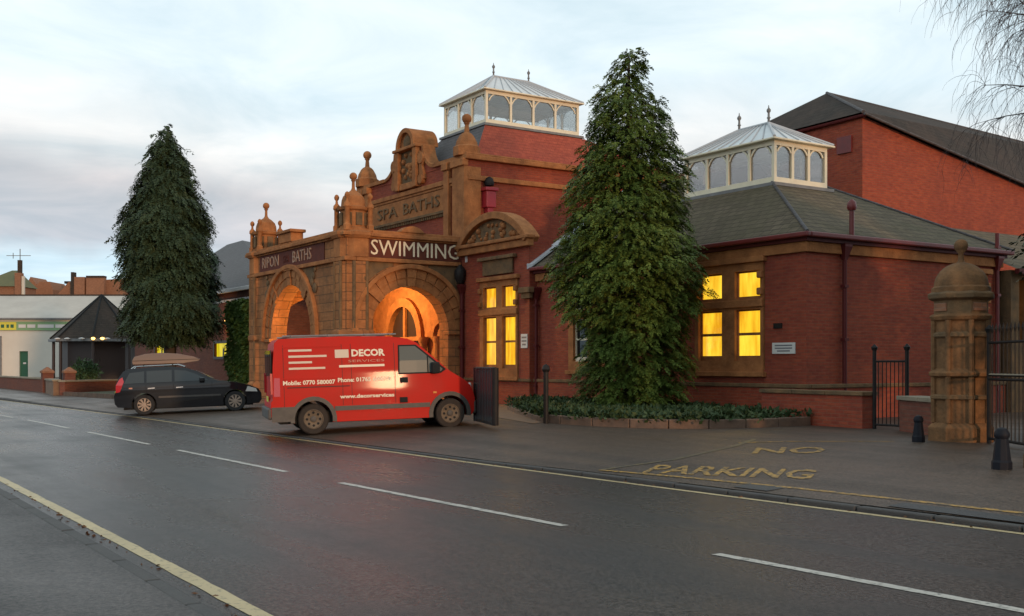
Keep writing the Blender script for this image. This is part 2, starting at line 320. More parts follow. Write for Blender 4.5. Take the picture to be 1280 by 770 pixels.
def arch_wall(mb, F, a0, a1, b0, b1, c, r, zs, th, n=24):
    P = arc(c, zs, r, n)
    for d in (0, -th):
        for q in ([(a0, b0), (c-r, b0), (c-r, b1), (a0, b1)], [(c+r, b0), (a1, b0), (a1, b1), (c+r, b1)]):
            mb.add([F(*p, d) for p in q], [(0, 1, 2, 3)])
        for i in range(n):
            q = [P[i], P[i+1], (P[i+1][0], b1), (P[i][0], b1)]; mb.add([F(*p, d) for p in q], [(0, 1, 2, 3)])
    Q = [(c-r, b0)] + P + [(c+r, b0)]
    for p, q in zip(Q[:-1], Q[1:]): mb.add([F(*p, 0), F(*q, 0), F(*q, -th), F(*p, -th)], [(0, 1, 2, 3)])
    mb.add([F(a0, b1, 0), F(a1, b1, 0), F(a1, b1, -th), F(a0, b1, -th)], [(0, 1, 2, 3)])
    for a in (a0, a1): mb.add([F(a, b0, 0), F(a, b1, 0), F(a, b1, -th), F(a, b0, -th)], [(0, 1, 2, 3)])
def ring(mb, F, c, zs, r0, r1, d0, d1, n=24, a0=math.pi, a1=0):
    I = arc(c, zs, r0, n, a0, a1); O = arc(c, zs, r1, n, a0, a1)
    mb.prism(O+I[::-1], F, d0, d1) if n < 3 else [mb.prism([O[i], O[i+1], I[i+1], I[i]], F, d0, d1) for i in range(n)]
def clean_ring(mb, F, c, zs, r0, r1, d0, d1, n=24, a0=math.pi, a1=0):
    I = arc(c, zs, r0, n, a0, a1); O = arc(c, zs, r1, n, a0, a1); m = n+1
    vs = [F(*p, d) for d in (d0, d1) for p in O+I]
    fs = []
    for i in range(n):
        o0, o1, i0, i1 = i, i+1, m+i, m+i+1; k = 2*m
        fs += [(o0, o1, i1, i0), (k+o0, k+i0, k+i1, k+o1), (o0, k+o0, k+o1, o1), (i0, i1, k+i1, k+i0)]
    for e_ in (0, n): fs.append((e_, m+e_, 3*m+e_, 2*m+e_))
    mb.add(vs, fs)
def text(name, s, m, M, size, depth, parent, local=False, align='CENTER', squash=1.0, bold=.0, width=None):
    c = bpy.data.curves.new(name, 'FONT'); c.body = s; c.size = size; c.extrude = depth; c.align_x = align; c.align_y = 'CENTER'; c.offset = bold; c.resolution_u = 2
    t = bpy.data.objects.new(name, c); C.objects.link(t); bpy.context.view_layer.update()
    me = bpy.data.meshes.new_from_object(t); C.objects.unlink(t); bpy.data.objects.remove(t); bpy.data.curves.remove(c)
    if width:
        xs = [v.co.x for v in me.vertices]; squash = width/(max(xs)-min(xs))
    me.transform(M @ Matrix.Diagonal((squash, 1, 1, 1))); me.materials.clear(); me.materials.append(MT[m])
    o = bpy.data.objects.new(name, me); C.objects.link(o); return attach(o, parent, local)
def basis(o, x, y):
    x = Vector(x).normalized(); y = Vector(y).normalized(); z = x.cross(y)
    return Matrix(((x.x, y.x, z.x, o[0]), (x.y, y.y, z.y, o[1]), (x.z, y.z, z.z, o[2]), (0, 0, 0, 1)))
def cam2w(px, Y):      # a point at a picture column and a distance in front of the camera, on the ground plan
    X = (px-640)/1354*Y; return (.549*X-.836*Y, .836*X+.549*Y)

# ------------------------------------------------------------------ ground, road, pavements
def interp(u, pts):
    return float(np.interp(u, [p[0] for p in pts], [p[1] for p in pts]))
vfar = lambda u: interp(u, [(-160, 1.2), (-100, 4.8), (-52, 7.35), (-33, 8.4), (-22.5, 8.78), (-13.8, 9.13), (-8.5, 9.43), (-5.9, 9.62), (40, 11.5)])
vmid = lambda u: interp(u, [(-160, -2.4), (-100, 1.3), (-52, 4.3), (-31, 5.36), (-19.8, 5.73), (-13.2, 5.94), (-8.5, 6.17), (-4, 6.47), (40, 8.6)])
vnear = lambda u: interp(u, [(-160, -6.5), (-100, -2.6), (-52, .7), (-31, 1.85), (-16.4, 2.30), (-9.8, 2.39), (-6.6, 2.42), (40, 3.6)])
def z0(u): return interp(u, [(-60, .05), (-52, .09), (-40, .03), (-15, .03), (-12.6, .055)])
def zf(u, v):
    s = v-vfar(u); k = z0(u); return k+(.26-k)*min(max(s/5, 0), 1)
US = [-160, -130, -100, -80, -66, -60, -56, -52, -48, -44, -40] + [-38+1.0*i for i in range(45)] + [9, 14, 20, 30, 40]
def strip(name, m, rows, parent=None):
    """rows(u) -> list of (v, z): a sheet along the road"""
    mb = MB(); k = len(rows(0)); 
    for u in US: mb.v += [(u, v, z) for v, z in rows(u)]
    mb.f = [(i*k+j, (i+1)*k+j, (i+1)*k+j+1, i*k+j+1) for i in range(len(US)-1) for j in range(k-1)]
    o = mb.build(name, m, parent); shade(o.data, 60); return o
tag(MB().box(-500, 420, -420, 700, -.6, -.12).build('ground', 'grass'), kind='structure')
road = tag(strip('road', 'asphalt', lambda u: [(vnear(u)-.26, 0), (vmid(u), .035), (vfar(u)+.16, 0)]), kind='structure')
fore = tag(strip('forecourt', 'tarmac', lambda u: [(vfar(u)+.245, zf(u, vfar(u)+.16)-.002), (vfar(u)+.7, zf(u, vfar(u)+.7)), (vfar(u)+1.5, zf(u, vfar(u)+1.5)), (vfar(u)+3, zf(u, vfar(u)+3)), (vfar(u)+5, .26), (vfar(u)+12, .262), (vfar(u)+110, .262)]), kind='structure')
pave = tag(strip('pavement', 'pavement', lambda u: [(vnear(u)-.385, .072), (vnear(u)-2, .10), (vnear(u)-60, .12)]), kind='structure')
# kerb stones, each one a stone
def kerb(name, vf, zt, w, us, side):
    base = MB()
    for a, b in zip(us[:-1], us[1:]):
        q = [(a, vf(a)), (b, vf(b))]
        base.add([(a, vf(a)+.01*side, -.1), (b, vf(b)+.01*side, -.1), (b, vf(b)+(w-.01)*side, -.1), (a, vf(a)+(w-.01)*side, -.1),
                  (a, vf(a)+.01*side, zt(a)-.012), (b, vf(b)+.01*side, zt(b)-.012), (b, vf(b)+(w-.01)*side, zt(b)-.012), (a, vf(a)+(w-.01)*side, zt(a)-.012)], [(0, 1, 2, 3), (4, 5, 6, 7), (0, 1, 5, 4), (2, 3, 7, 6)])
    k = tag(base.build(name, 'kerb'), kind='structure')
    sm = MB().box(-.452, .452, 0, w*side, -.1, 0); me = None
    u = -56
    while u < 6:
        o = sm.build('kerb_stone', 'kerb', None, bevel=.018) if me is None else bpy.data.objects.new('kerb_stone', me)
        if me is None: me = o.data
        else:
            C.objects.link(o); b = o.modifiers.new('bevel', 'BEVEL'); b.width = .018; b.segments = 2; b.limit_method = 'ANGLE'
        o.location = (u, vf(u), zt(u)+random.uniform(-.004, .004)); o.rotation_euler = (0, -math.atan2(zt(u+.45)-zt(u-.45), .9), math.atan2(vf(u+.45)-vf(u-.45), .9)+random.uniform(-.003, .003)); o.parent = k
        u += .918
kerb('kerb', lambda u: vfar(u)+.12, lambda u: max(z0(u), .03), .125, [-160, -56.5], 1)
kerb('kerb', lambda u: vnear(u)-.26, lambda u: .075, .125, [-160, -56.5], -1)
def ribbon(name, m, u0, u1, vf, w, z, parent, step=1.0, jag=0):
    n = max(1, int((u1-u0)/step)); mb = MB()
    for i in range(n+1):
        u = u0+(u1-u0)*i/n; c = vf(u); a, b = random.uniform(-jag, jag), random.uniform(-jag, jag)
        zz_ = z if not callable(z) else None
        mb.v += [(u, c-w/2+a, zz_ if zz_ is not None else z(u, c-w/2)), (u, c+w/2+b, zz_ if zz_ is not None else z(u, c+w/2))]
    mb.f = [(2*i, 2*i+2, 2*i+3, 2*i+1) for i in range(n)]
    return mb.build(name, m, parent)
def zroad(u, v):
    if v < vmid(u): return .035*(v-vnear(u)+.26)/(vmid(u)-vnear(u)+.26)
    return .035*(vfar(u)+.16-v)/(vfar(u)+.16-vmid(u))
zr = lambda u, v: zroad(u, v)+.004
ribbon('edge_line', 'paint_cream', -100, 20, lambda u: vnear(u)+.02, .125, zr, road, .25, .006)
ribbon('edge_line', 'paint_cream', -100, 20, lambda u: vfar(u)-.02, .105, zr, road, .25, .005)
u = -2.0
for a, b in [(-6.53, -1.9), (-13.16, -8.47), (-19.8, -14.94), (-26.2, -21.5), (-32.6, -27.9), (-39, -34.4), (-45.5, -41), (-52, -47.4), (-58.5, -54)]:
    ribbon('centre_dash', 'paint_white', a, b, vmid, .105, zr, road, .12, .007)
# yellow no-parking box and lettering on the forecourt
def gline(name, pts, w, m):
    mb = MB()
    for (a, b) in zip(pts[:-1], pts[1:]):
        A, B = Vector(a), Vector(b); d = (B-A).normalized(); n = Vector((-d.y, d.x))*w/2; k = max(1, int((B-A).length/.4))
        for i in range(k):
            p, q = A+(B-A)*i/k, A+(B-A)*(i+1)/k
            mb.add([(x.x, x.y, zf(x.x, x.y)+.005) for x in (p-n, q-n, q+n, p+n)], [(0, 1, 2, 3)])
    return mb.build(name, m, fore)
gline('painted_line', [(-12.35, 9.62), (-10.84, 9.90), (-9.1, 10.14), (-6.31, 10.36), (-2, 10.8)], .10, 'paint_yellow')
gline('painted_line', [(-12.35, 9.66), (-12.5, 11.2), (-13.2, 13.2)], .09, 'paint_faint')
gline('painted_line', [(-13.5, 13.55), (-12.0, 15.75)], .10, 'paint_yellow')
gline('painted_line', [(-13.2, 13.2), (-13.75, 14.2)], .10, 'paint_faint')
def ground_text(s, c, xdir, ydir, width, height, m):
    zc = max(zf(c[0], c[1]), zf(c[0]+.5, c[1]+.5))+.012
    x = Vector(xdir).normalized(); y = Vector(ydir).normalized()
    o = text('painted_lettering', s, m, Matrix.Identity(4), 1, 0, fore, width=1.0, bold=.02)
    me = o.data; ys = [v.co.y for v in me.vertices]; h = max(ys)-min(ys)
    for v in me.vertices:
        p = Vector((c[0], c[1]))+x*(v.co.x*width)+y*(v.co.y/h*height); v.co = (p.x, p.y, zf(p.x, p.y)+.007)
ground_text('PARKING', (-10.82, 10.66), (1.92, .95), (-.60, .85), 2.35, .95, 'paint_yellow')
ground_text('NO', (-12.0, 13.15), (.75, .72), (-.62, .78), 1.1, .9, 'paint_yellow')
# repair patch and cover in the pavement
def pad(name, cx, cy, w, d, m, rot=0):
    q = Matrix.Rotation(rot, 2); P = [Vector((cx, cy))+q @ Vector((a*w/2, b*d/2)) for a, b in ((-1, -1), (1, -1), (1, 1), (-1, 1))]
    return MB().add([(p.x, p.y, zf(p.x, p.y)+.005) for p in P], [(0, 1, 2, 3)]).build(name, m, fore)
pad('access_cover', -9.5, 9.88, .55, .34, 'patch', .05)
pad('tarmac_patch', -6.6, 9.98, 1.9, .3, 'patch', .04)
# path between the gate leaf and the flower bed, window light painted in as orange
mb = MB().add([(p[0], p[1], .268) for p in ((-20.0, 13.7), (-20.2, 14.1), (-26.9, 17.5), (-28.6, 19.4), (-33.0, 19.4), (-24.4, 15.0))], [(0, 1, 2, 3, 4, 5)])
tag(mb.build('path', 'path_lit_orange'), kind='structure')

# ------------------------------------------------------------------ bath house
ZB = .2
bh = thing('bath_house', 'red brick and sandstone Edwardian swimming baths with arched entrance porch and glazed roof lanterns', 'building', (-33.4, 20, .26))
def window(parent, F, a0, a1, z_sill, z_top, lights, z_tr, lit, recess=.10):
    """stone two-light window: lights = [(a0,a1)...]; transom at z_tr=(b0,b1); upper lights above, sashes below"""
    st = MB()
    cuts = [(l[0], l[1], z_sill, z_tr[0]) for l in lights] + [(l[0], l[1], z_tr[1], z_top) for l in lights]
    wall(st, lambda a, b, d: F(a, b, d+.045), a0, a1, z_sill-.28, z_top+.26, cuts, recess)
    q = [(a0, z_sill-.28), (a1, z_sill-.28), (a1, z_top+.26), (a0, z_top+.26)]
    for k in range(4):
        p, r = q[k], q[(k+1) % 4]; st.add([F(*p, .045), F(*r, .045), F(*r, -.1), F(*p, -.1)], [(0, 1, 2, 3)])
    w = st.build('window', 'stone', parent)
    MB().fbox(F, a0-.08, a1+.08, z_sill-.40, z_sill-.275, -.02, .13).build('sill', 'stone', w, bevel=.015)
    MB().fbox(F, a0-.10, a1+.10, z_top+.20, z_top+.34, -.02, .15).build('hood_mould', 'stone', w, bevel=.02)
    MB().fbox(F, a0-.02, a1+.02, z_tr[0]+.05, z_tr[1]-.05, .03, .11).build('transom', 'stone', w, bevel=.02)
    for a in (a0-.02, a1-.14): 
        for zc in (z_tr[1]+.14, z_top-.12): MB().fbox(F, a, a+.16, zc-.09, zc+.09, .03, .14).build('carved_block', 'stone', w, bevel=.03)
    for l in lights:
        for (b0, b1, sash) in ((z_sill, z_tr[0], True), (z_tr[1], z_top, False)):
            fr = MB(); t = .04; d0, d1 = -recess-.02, -recess+.05
            fr.fbox(F, l[0], l[0]+t, b0, b1, d0, d1).fbox(F, l[1]-t, l[1], b0, b1, d0, d1).fbox(F, l[0]+t, l[1]-t, b1-t, b1, d0, d1).fbox(F, l[0]+t, l[1]-t, b0, b0+(.13 if sash else t), d0, d1)
            if sash: mid = (b0+b1)/2+.03; fr.fbox(F, l[0]+t, l[1]-t, mid-.035, mid+.035, d0, d1-.01)
            fr.build('sash_frame' if sash else 'light_frame', 'cream' if not lit else 'stone', w)
            segs = [(b0+.13, mid-.035, 'a'), (mid+.035, b1-t, 'b')] if sash else [(b0+t, b1-t, 'c')]
            for s0, s1, k in segs:
                m = 'glass_dark' if not lit else ('lit_pane_bright' if (k == 'c' and lit == 2) or (k == 'a' and lit == 2) else 'lit_pane')
                MB().fbox(F, l[0]+t, l[1]-t, s0, s1, d0+.02, d0+.03).build('pane', m, w)
    return w
# --- right wing
F0 = FV(20); FS = FU(-17.7)
ops_f = [(-21.55, -19.02, 1.45, 4.1), (-27.25, -24.7, 1.45, 4.1)]
ops_s = [(26.35, 27.15, 2.1, 4.0)]
mb = MB(); wall(mb, F0, -29.0, -17.7, ZB, 4.5, ops_f, .4); wall(mb, FS, 20, 27.8, ZB, 4.5, ops_s, .4)
mb.add([(-29, 27.8, ZB), (-17.7, 27.8, ZB), (-17.7, 27.8, 4.5), (-29, 27.8, 4.5)], [(0, 1, 2, 3)])
mb.add([(-29.0, 20, 4.5), (-29.0, 27.8, 4.5), (-29.0, 23.9, 7.45)], [(0, 1, 2)])
mb.build('wing_wall', 'brick', bh)
pl = MB()
pl.box(-29.0, -17.58, 19.88, 19.998, ZB, 1.02).box(-17.698, -17.58, 20.0, 27.9, ZB, 1.02); pl.build('plinth', 'brick', bh)
mb = MB(); mb.box(-29.0, -17.54, 19.84, 19.999, 1.02, 1.12).box(-17.699, -17.54, 20.0, 27.9, 1.02, 1.12); mb.build('plinth_course', 'stone_dark', bh, bevel=.02)
mb = MB(); mb.box(-28.95, -17.6, 19.9, 20.0, 4.27, 4.52).box(-17.7, -17.6, 20.0, 27.85, 4.27, 4.52); mb.build('frieze_band', 'stone', bh, bevel=.015)
mb = MB(); mb.box(-28.95, -17.52, 19.82, 20.1, 4.52, 4.61).box(-17.8, -17.52, 20.1, 27.9, 4.52, 4.61); mb.build('fascia', 'maroon_dark', bh)
mb = MB(); mb.box(-28.98, -17.36, 19.66, 19.80, 4.60, 4.72).box(-17.50, -17.36, 19.80, 28.0, 4.60, 4.72); mb.build('gutter', 'maroon', bh, bevel=.03)
# hipped slate roof (gable end against the bay)
E0, E1, V0, V1, ze, zt = -29.0, -17.42, 19.72, 28.08, 4.70, 7.55
rf = MB(); vs = [(E0, V0, ze), (E1, V0, ze), (E1, V1, ze), (E0, V1, ze), (E0, 23.9, zt), (-22.95, 23.9, zt)]
rf.add(vs, [(0, 1, 5, 4), (1, 2, 5), (2, 3, 4, 5)]); wr = rf.build('wing_roof', 'slate', bh)
mb = MB()
for a, b in ((1, 5), (2, 5), (4, 5)): mb.tube(Vector(vs[a])+Vector((0, 0, .02)), Vector(vs[b])+Vector((0, 0, .0)), .045, n=8)
mb.build('hip_tile', 'slate_grey', wr, smooth=40)
mb = MB(); mb.add([(-29.12, 19.70, 4.68), (-28.78, 19.70, 4.75), (-28.78, 23.9, 7.63), (-29.12, 23.9, 7.56), (-29.12, 19.70, 4.85), (-28.78, 19.70, 4.82), (-28.78, 23.9, 7.70), (-29.12, 23.9, 7.73)], [(0, 1, 2, 3), (4, 5, 6, 7), (0, 1, 5, 4), (1, 2, 6, 5), (0, 3, 7, 4)])
mb.build('lead_flashing', 'lead_pale', wr)
window(bh, F0, -21.5, -19.05, 1.68, 3.95, [(-21.36, -20.48), (-20.02, -19.14)], (2.98, 3.27), 2)
window(bh, F0, -27.2, -24.75, 1.68, 3.95, [(-26.95, -26.22), (-25.68, -24.97)], (2.98, 3.27), 0)
w = window(bh, FS, 26.32, 27.2, 2.3, 3.85, [(26.48, 27.02)], (3.05, 3.2), 1)
# notices and a vent
def notice(F, a0, a1, b0, b1, parent, lines=2):
    s = MB().fbox(F, a0, a1, b0, b1, .01, .035).build('notice_plate', 'white_sign', parent); h = (b1-b0)
    for i in range(lines):
        zc = b1-h*(i+1)/(lines+1); MB().fbox(F, a0+(.12+.1*(i == lines-1))*(a1-a0), a1-(.12+.1*(i == lines-1))*(a1-a0), zc-h*.06, zc+h*.06, .036, .038).build('print_line', 'print', s)
notice(F0, -18.75, -18.02, 1.85, 2.12, bh, 3)
MB().fbox(F0, -18.72, -18.45, 2.47, 2.6, -.01, .03).build('air_brick', 'black_iron', bh)
# downpipes
def downpipe(x, y, z0_, z1_, m='maroon', hop=None, r=.055, parent=bh):
    p = MB().tube((x, y, z0_), (x, y, z1_), r, n=10)
    z = z0_+.6
    while z < z1_: p.box(x-r-.015, x+r+.015, y-r-.015, y+r+.015, z, z+.07); z += 1.3
    o = p.build('downpipe', m, parent, smooth=40)
    if hop:
        MB().lathe([(.07, hop-.32), (.09, hop-.25), (.17, hop-.05), (.19, hop), (.19, hop+.06), (.15, hop+.08)], (x, y, 0), 4, math.pi/4).build('hopper_head', m, o)
    return o
downpipe(-17.60, 21.25, .26, 4.4, 'maroon_dark', 4.45)
MB().tube((-17.55, 21.45, 4.6), (-17.55, 21.45, 5.35), .06).lathe([(.09, 5.35), (.12, 5.42), (.10, 5.55), (.03, 5.62)], (-17.55, 21.45, 0), 10).build('vent_pipe', 'maroon', bh, smooth=40)
downpipe(-17.60, 27.55, .26, 5.2, 'maroon', 4.5)
downpipe(-28.82, 19.86, .26, 3.9, 'maroon_dark', 4.0)
# --- glazed lantern
def lantern(parent, u0, u1, v0, v1, zb, zt_, zr_, nu, nv, axis):
    LN = MB().box(u0-.06, u1+.06, v0-.06, v1+.06, zb-.25, zb).box(u0-.14, u1+.14, v0-.14, v1+.14, zb-.06, zb+.03).build('lantern', 'lead', parent)
    fr = MB(); t = .10; b0, b1 = zb+.03, zt_
    for u in (u0, u1-t):
        for v in (v0, v1-t): fr.box(u, u+t, v, v+t, b0, b1)
    for (z_a, z_b, k) in ((b0, b0+.17, .03), (b1-.13, b1, .03)):
        fr.box(u0+t, u1-t, v0-k+.03, v0+t-.02, z_a, z_b).box(u0+t, u1-t, v1-t+.02, v1+k-.03, z_a, z_b).box(u0-k+.03, u0+t-.02, v0+t, v1-t, z_a, z_b).box(u1-t+.02, u1+k-.03, v0+t, v1-t, z_a, z_b)
    fr.build('frame', 'cream', LN)
    def bays(F, a0, a1, n):
        w_ = (a1-a0)/n
        for i in range(n):
            p0, p1 = a0+i*w_, a0+(i+1)*w_
            if i: MB().fbox(F, p0-.045, p0+.045, b0+.17, b1-.13, -.075, -.003).build('mullion', 'cream', LN)
            x0, x1, y0, y1 = p0+.045, p1-.045, b0+.17, b1-.13
            MB().fbox(F, x0, x1, y0, y1, -.06, -.05).build('pane', 'pane', LN)
            c = (x0+x1)/2; hw = (x1-x0)/2; tr = MB()
            r = hw*1.05; zs = y1-.10-r*.75
            clean_ring(tr, F, c, zs+.05, r-.03, r+.015, -.048, -.02, 10, R(160), R(20))
            tr.fbox(F, c-.018, c+.018, zs+r+.05, y1, -.048, -.02)
            tr.build('tracery', 'cream', LN)
    bays(FV(v0), u0+t, u1-t, nu); bays(FU(u1), v0+t, v1-t, nv)
    bays(lambda a, b, d: (a, v1+d, b), u0+t, u1-t, nu); bays(FUm(u0), v0+t, v1-t, nv)
    # inner ceiling beams seen through the panes
    MB().box(u0+.1, u1-.1, (v0+v1)/2-.04, (v0+v1)/2+.04, b1-.16, b1-.05).box((u0+u1)/2-.04, (u0+u1)/2+.04, v0+.1, v1-.1, b1-.16, b1-.05).build('tie_beam', 'cream', LN)
    # roof
    o = .13; a, b, c, d = u0-o, u1+o, v0-o, v1+o; z_ = zt_
    if axis == 'u': h = (d-c)/2*1.12; e0, e1 = Vector((a+h, (c+d)/2, zr_)), Vector((b-h, (c+d)/2, zr_))
    else: h = (b-a)/2*.86; e0, e1 = Vector(((a+b)/2, c+h, zr_)), Vector(((a+b)/2, d-h, zr_))
    MB().box(a-.03, b+.03, c-.03, d+.03, z_-.002, z_+.05).build('eaves_rail', 'cream', LN, bevel=.012)
    K = [Vector((a, c, z_+.05)), Vector((b, c, z_+.05)), Vector((b, d, z_+.05)), Vector((a, d, z_+.05))]
    if axis == 'u': faces = [(K[0], K[1], e1, e0), (K[2], K[3], e0, e1), (K[1], K[2], e1, e1), (K[3], K[0], e0, e0)]
    else: faces = [(K[0], K[1], e0, e0), (K[2], K[3], e1, e1), (K[1], K[2], e1, e0), (K[3], K[0], e0, e1)]
    bars = MB()
    for p0, p1, q1, q0 in faces:
        n = max(3, int((p1-p0).length/.42))
        for i in range(n):
            s, t_ = i/n, (i+1)/n; A, B, Cc, D = p0.lerp(p1, s), p0.lerp(p1, t_), q0.lerp(q1, t_), q0.lerp(q1, s)
            vv = [A, B, Cc] + ([D] if (Cc-D).length > 1e-4 else [])
            nn = (B-A).cross(Cc-A).normalized(); nn = nn if nn.z > 0 else -nn
            m_ = MB(); k = len(vv); m_.add(vv+[x-nn*.012 for x in vv], [tuple(range(k)), tuple(range(2*k-1, k-1, -1))]); m_.build('roof_pane', 'frosted', LN)
            if i: bars.tube(A+nn*.012, D+nn*.012, .022, n=4)
    for p, q in ((K[0], e0), (K[1], e1 if axis == 'u' else e0), (K[2], e1), (K[3], e0 if axis == 'u' else e1), (e0, e1)): bars.tube(p+Vector((0, 0, .015)), q+Vector((0, 0, .02)), .045, n=6)
    bars.build('glazing_bar', 'lead_pale', LN)
    for p in (e0, e1):
        MB().lathe([(.035, -.05), (.035, .14), (.06, .17), (.035, .20), (.03, .31), (.062, .36), (.062, .41), (.02, .46), (.01, .54)], tuple(p), 10).build('finial', 'lead', LN, smooth=50)
lantern(bh, -24.75, -21.1, 22.55, 24.72, 6.60, 7.82, 8.62, 4, 3, 'u')
# --- bay with segmental pediment and the tall lit window
FB = FV(19.72)
mb = MB(); wall(mb, FB, -33.3, -29.0, ZB, 5.5, [(-32.05, -29.62, 1.2, 4.45)], .4)
mb.box(-29.012, -29.0, 19.73, 24, ZB, 5.5); mb.add([(-33.3, 19.73, 5.48), (-29, 19.73, 5.48), (-29, 24, 5.48), (-33.3, 24, 5.48)], [(0, 1, 2, 3)]); mb.build('bay_wall', 'brick', bh)
window(bh, FB, -32.0, -29.65, 1.45, 4.22, [(-31.78, -30.95), (-30.58, -29.76)], (3.2, 3.5), 1)
mb = MB(); mb.fbox(FB, -33.25, -28.9, 1.02, 1.12, -.02, .07); mb.build('plinth_course', 'stone_dark', bh, bevel=.02)
mb = MB(); mb.fbox(FB, -31.75, -29.9, 4.62, 5.12, .02, .10).fbox(FB, -31.95, -29.7, 5.12, 5.24, .02, .20); mb.build('carved_panel', 'stone_dark', bh, bevel=.02)
mb = MB(); mb.fbox(FB, -33.38, -28.82, 5.42, 5.66, -.05, .18).fbox(FB, -33.45, -28.74, 5.66, 5.78, -.05, .27); mb.build('cornice', 'stone', bh, bevel=.025)
c_, rr = -31.1, 3.05; zc_ = 6.75-rr; th = math.acos(min(1, 2.28/rr))
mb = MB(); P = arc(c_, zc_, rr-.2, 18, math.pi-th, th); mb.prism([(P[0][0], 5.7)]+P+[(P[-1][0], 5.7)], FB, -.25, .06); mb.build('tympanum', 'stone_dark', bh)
mb = MB(); clean_ring(mb, FB, c_, zc_, rr-.24, rr, -.3, .25, 18, math.pi-th, th); mb.build('pediment_arch', 'stone', bh, bevel=.02)
mb = MB()
for i in range(34):
    a = random.uniform(-1.6, 1.6); zmax = zc_+math.sqrt(max(.01, (rr-.35)**2-a*a)); z = random.uniform(5.88, max(5.9, zmax-.05)); r = random.uniform(.05, .12)
    mb.lathe([(.01, -r), (r*.8, -r*.6), (r, 0), (r*.8, r*.6), (.01, r)], FB(c_+a, z, .07), 8)
mb.build('carved_foliage', 'stone', bh, smooth=60)['kind'] = 'stuff'
notice(FB, -29.45, -29.08, 2.12, 2.58, bh, 3)
mb = MB().fbox(FB, -29.35, -28.72, 3.9, 4.08, .0, .22).fbox(FB, -29.3, -28.8, 3.72, 3.9, 0, .14); mb.build('corbel', 'stone_dark', bh, bevel=.02)
downpipe(-33.12, 19.62, .26, 4.3, 'maroon_dark', 4.35, .075)
MB().lathe([(.12, 4.45), (.2, 4.62), (.22, 4.9), (.15, 5.0), (.05, 5.12)], (-33.12, 19.55, 0), 8).build('hopper_crest', 'black_iron', bh, smooth=40)

# --- tower block with shaped gable
TU0, TU1, TV0, TV1 = -42.35, -33.4, 20.0, 33.0
mb = MB(); mb.box(TU0, TU1, TV0, TV1, ZB, 8.95); mb.build('tower_wall', 'brick', bh)
FT = FV(20.0); FTS = FU(TU1)
mb = MB(); mb.fbox(FT, TU0-.02, TU1+.08, 8.22, 8.40, -.03, .12).fbox(FT, TU0-.02, TU1+.05, 8.12, 8.22, -.03, .07); mb.box(-33.42, -33.28, 20.0, 33.0, 8.22, 8.40); mb.build('string_course', 'stone', bh, bevel=.02)
# coping on the right flank and shaped gable on the front
mb = MB().box(-33.65, -33.2, 19.86, 33.1, 8.95, 9.12).box(-33.6, -33.27, 19.9, 33.05, 9.12, 9.2); mb.build('coping', 'stone', bh, bevel=.03)
gc = -37.75
prof = [(-42.3, 8.9), (-42.3, 9.0), (gc-2.1, 9.0)] + [(gc-2.1+1.0*math.sin(t_*math.pi/2*1.0), 9.0+1.0*(1-math.cos(t_*math.pi/2))) for t_ in np.linspace(0.2, 1, 6)] + [(gc-.9, 10.0), (gc+.9, 10.0)] + [(gc+2.1-1.0*math.sin(t_*math.pi/2), 9.0+1.0*(1-math.cos(t_*math.pi/2))) for t_ in np.linspace(1, 0.2, 6)] + [(gc+2.1, 9.0), (-33.45, 9.0), (-33.45, 8.9)]
MB().prism(prof, FT, -.4, .02).build('gable', 'brick', bh)
for s in (-1, 1):
    cp = MB()
    pts = [(gc+s*(2.15-1.05*math.sin(t_)), 9.0+1.0*(1-math.cos(t_))) for t_ in np.linspace(0, math.pi/2, 9)]
    for p, q in zip(pts[:-1], pts[1:]):
        d = Vector((q[0]-p[0], q[1]-p[1])).normalized(); n = Vector((-d.y, d.x))*(.12)*(1 if s < 0 else -1)
        cp.prism([p, q, (q[0]+n.x, q[1]+n.y), (p[0]+n.x, p[1]+n.y)], FT, -.45, .10)
    cp.fbox(FT, -42.4 if s < 0 else gc+2.1, gc-2.1 if s < 0 else -33.3, 9.0, 9.14, -.45, .12); cp.build('gable_coping', 'stone', bh)
ae = MB(); ae.fbox(FT, gc-.9, gc-.58, 8.45, 9.98, .0, .24).fbox(FT, gc+.58, gc+.9, 8.45, 9.98, .0, .24).fbox(FT, gc-.58, gc+.58, 8.45, 8.70, 0, .18).fbox(FT, gc-.98, gc+.98, 9.97, 10.09, -.5, .30)
ae.build('aedicule', 'stone', bh, bevel=.03)
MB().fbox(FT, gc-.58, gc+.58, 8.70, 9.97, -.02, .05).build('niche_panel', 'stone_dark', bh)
mb = MB()
for i in range(22):
    r = random.uniform(.06, .13); mb.lathe([(.01, -r), (r*.8, -r*.6), (r, 0), (r*.8, r*.6), (.01, r)], FT(gc+random.uniform(-.42, .42), random.uniform(8.8, 9.9), .06), 8)
mb.build('niche_carving', 'stone', bh, smooth=60)['kind'] = 'stuff'
hd = MB(); hd.prism(arc(gc, 10.09, .68, 16, math.pi, 0), FT, -.75, .12); hd.build('gable_head', 'stone', bh)
mb = MB(); clean_ring(mb, FT, gc, 10.09, .57, .74, -.85, .26, 16); mb.build('head_moulding', 'stone', bh)
MB().lathe([(.01, -.06), (.2, -.05), (.28, 0), (.2, .05), (.01, .06)], FT(gc, 10.28, .14), 12, 0, Matrix.Rotation(R(90), 3, 'X')).build('roundel', 'stone_dark', bh, smooth=50)
for s in (-1, 1):   # scrolls beside the aedicule
    mb = MB()
    for z, r in ((9.5, .22), (8.7, .18)): mb.lathe([(r, -.1), (r, .1)], FT(gc+s*1.12, z, .08), 14, 0, Matrix.Rotation(R(90), 3, 'X'))
    mb.prism([(gc+s*1.02, 8.5), (gc+s*1.36, 8.7), (gc+s*1.22, 9.2), (gc+s*1.40, 9.45), (gc+s*1.0, 9.8)], FT, 0, .14); mb.build('scroll', 'stone', bh, smooth=40)
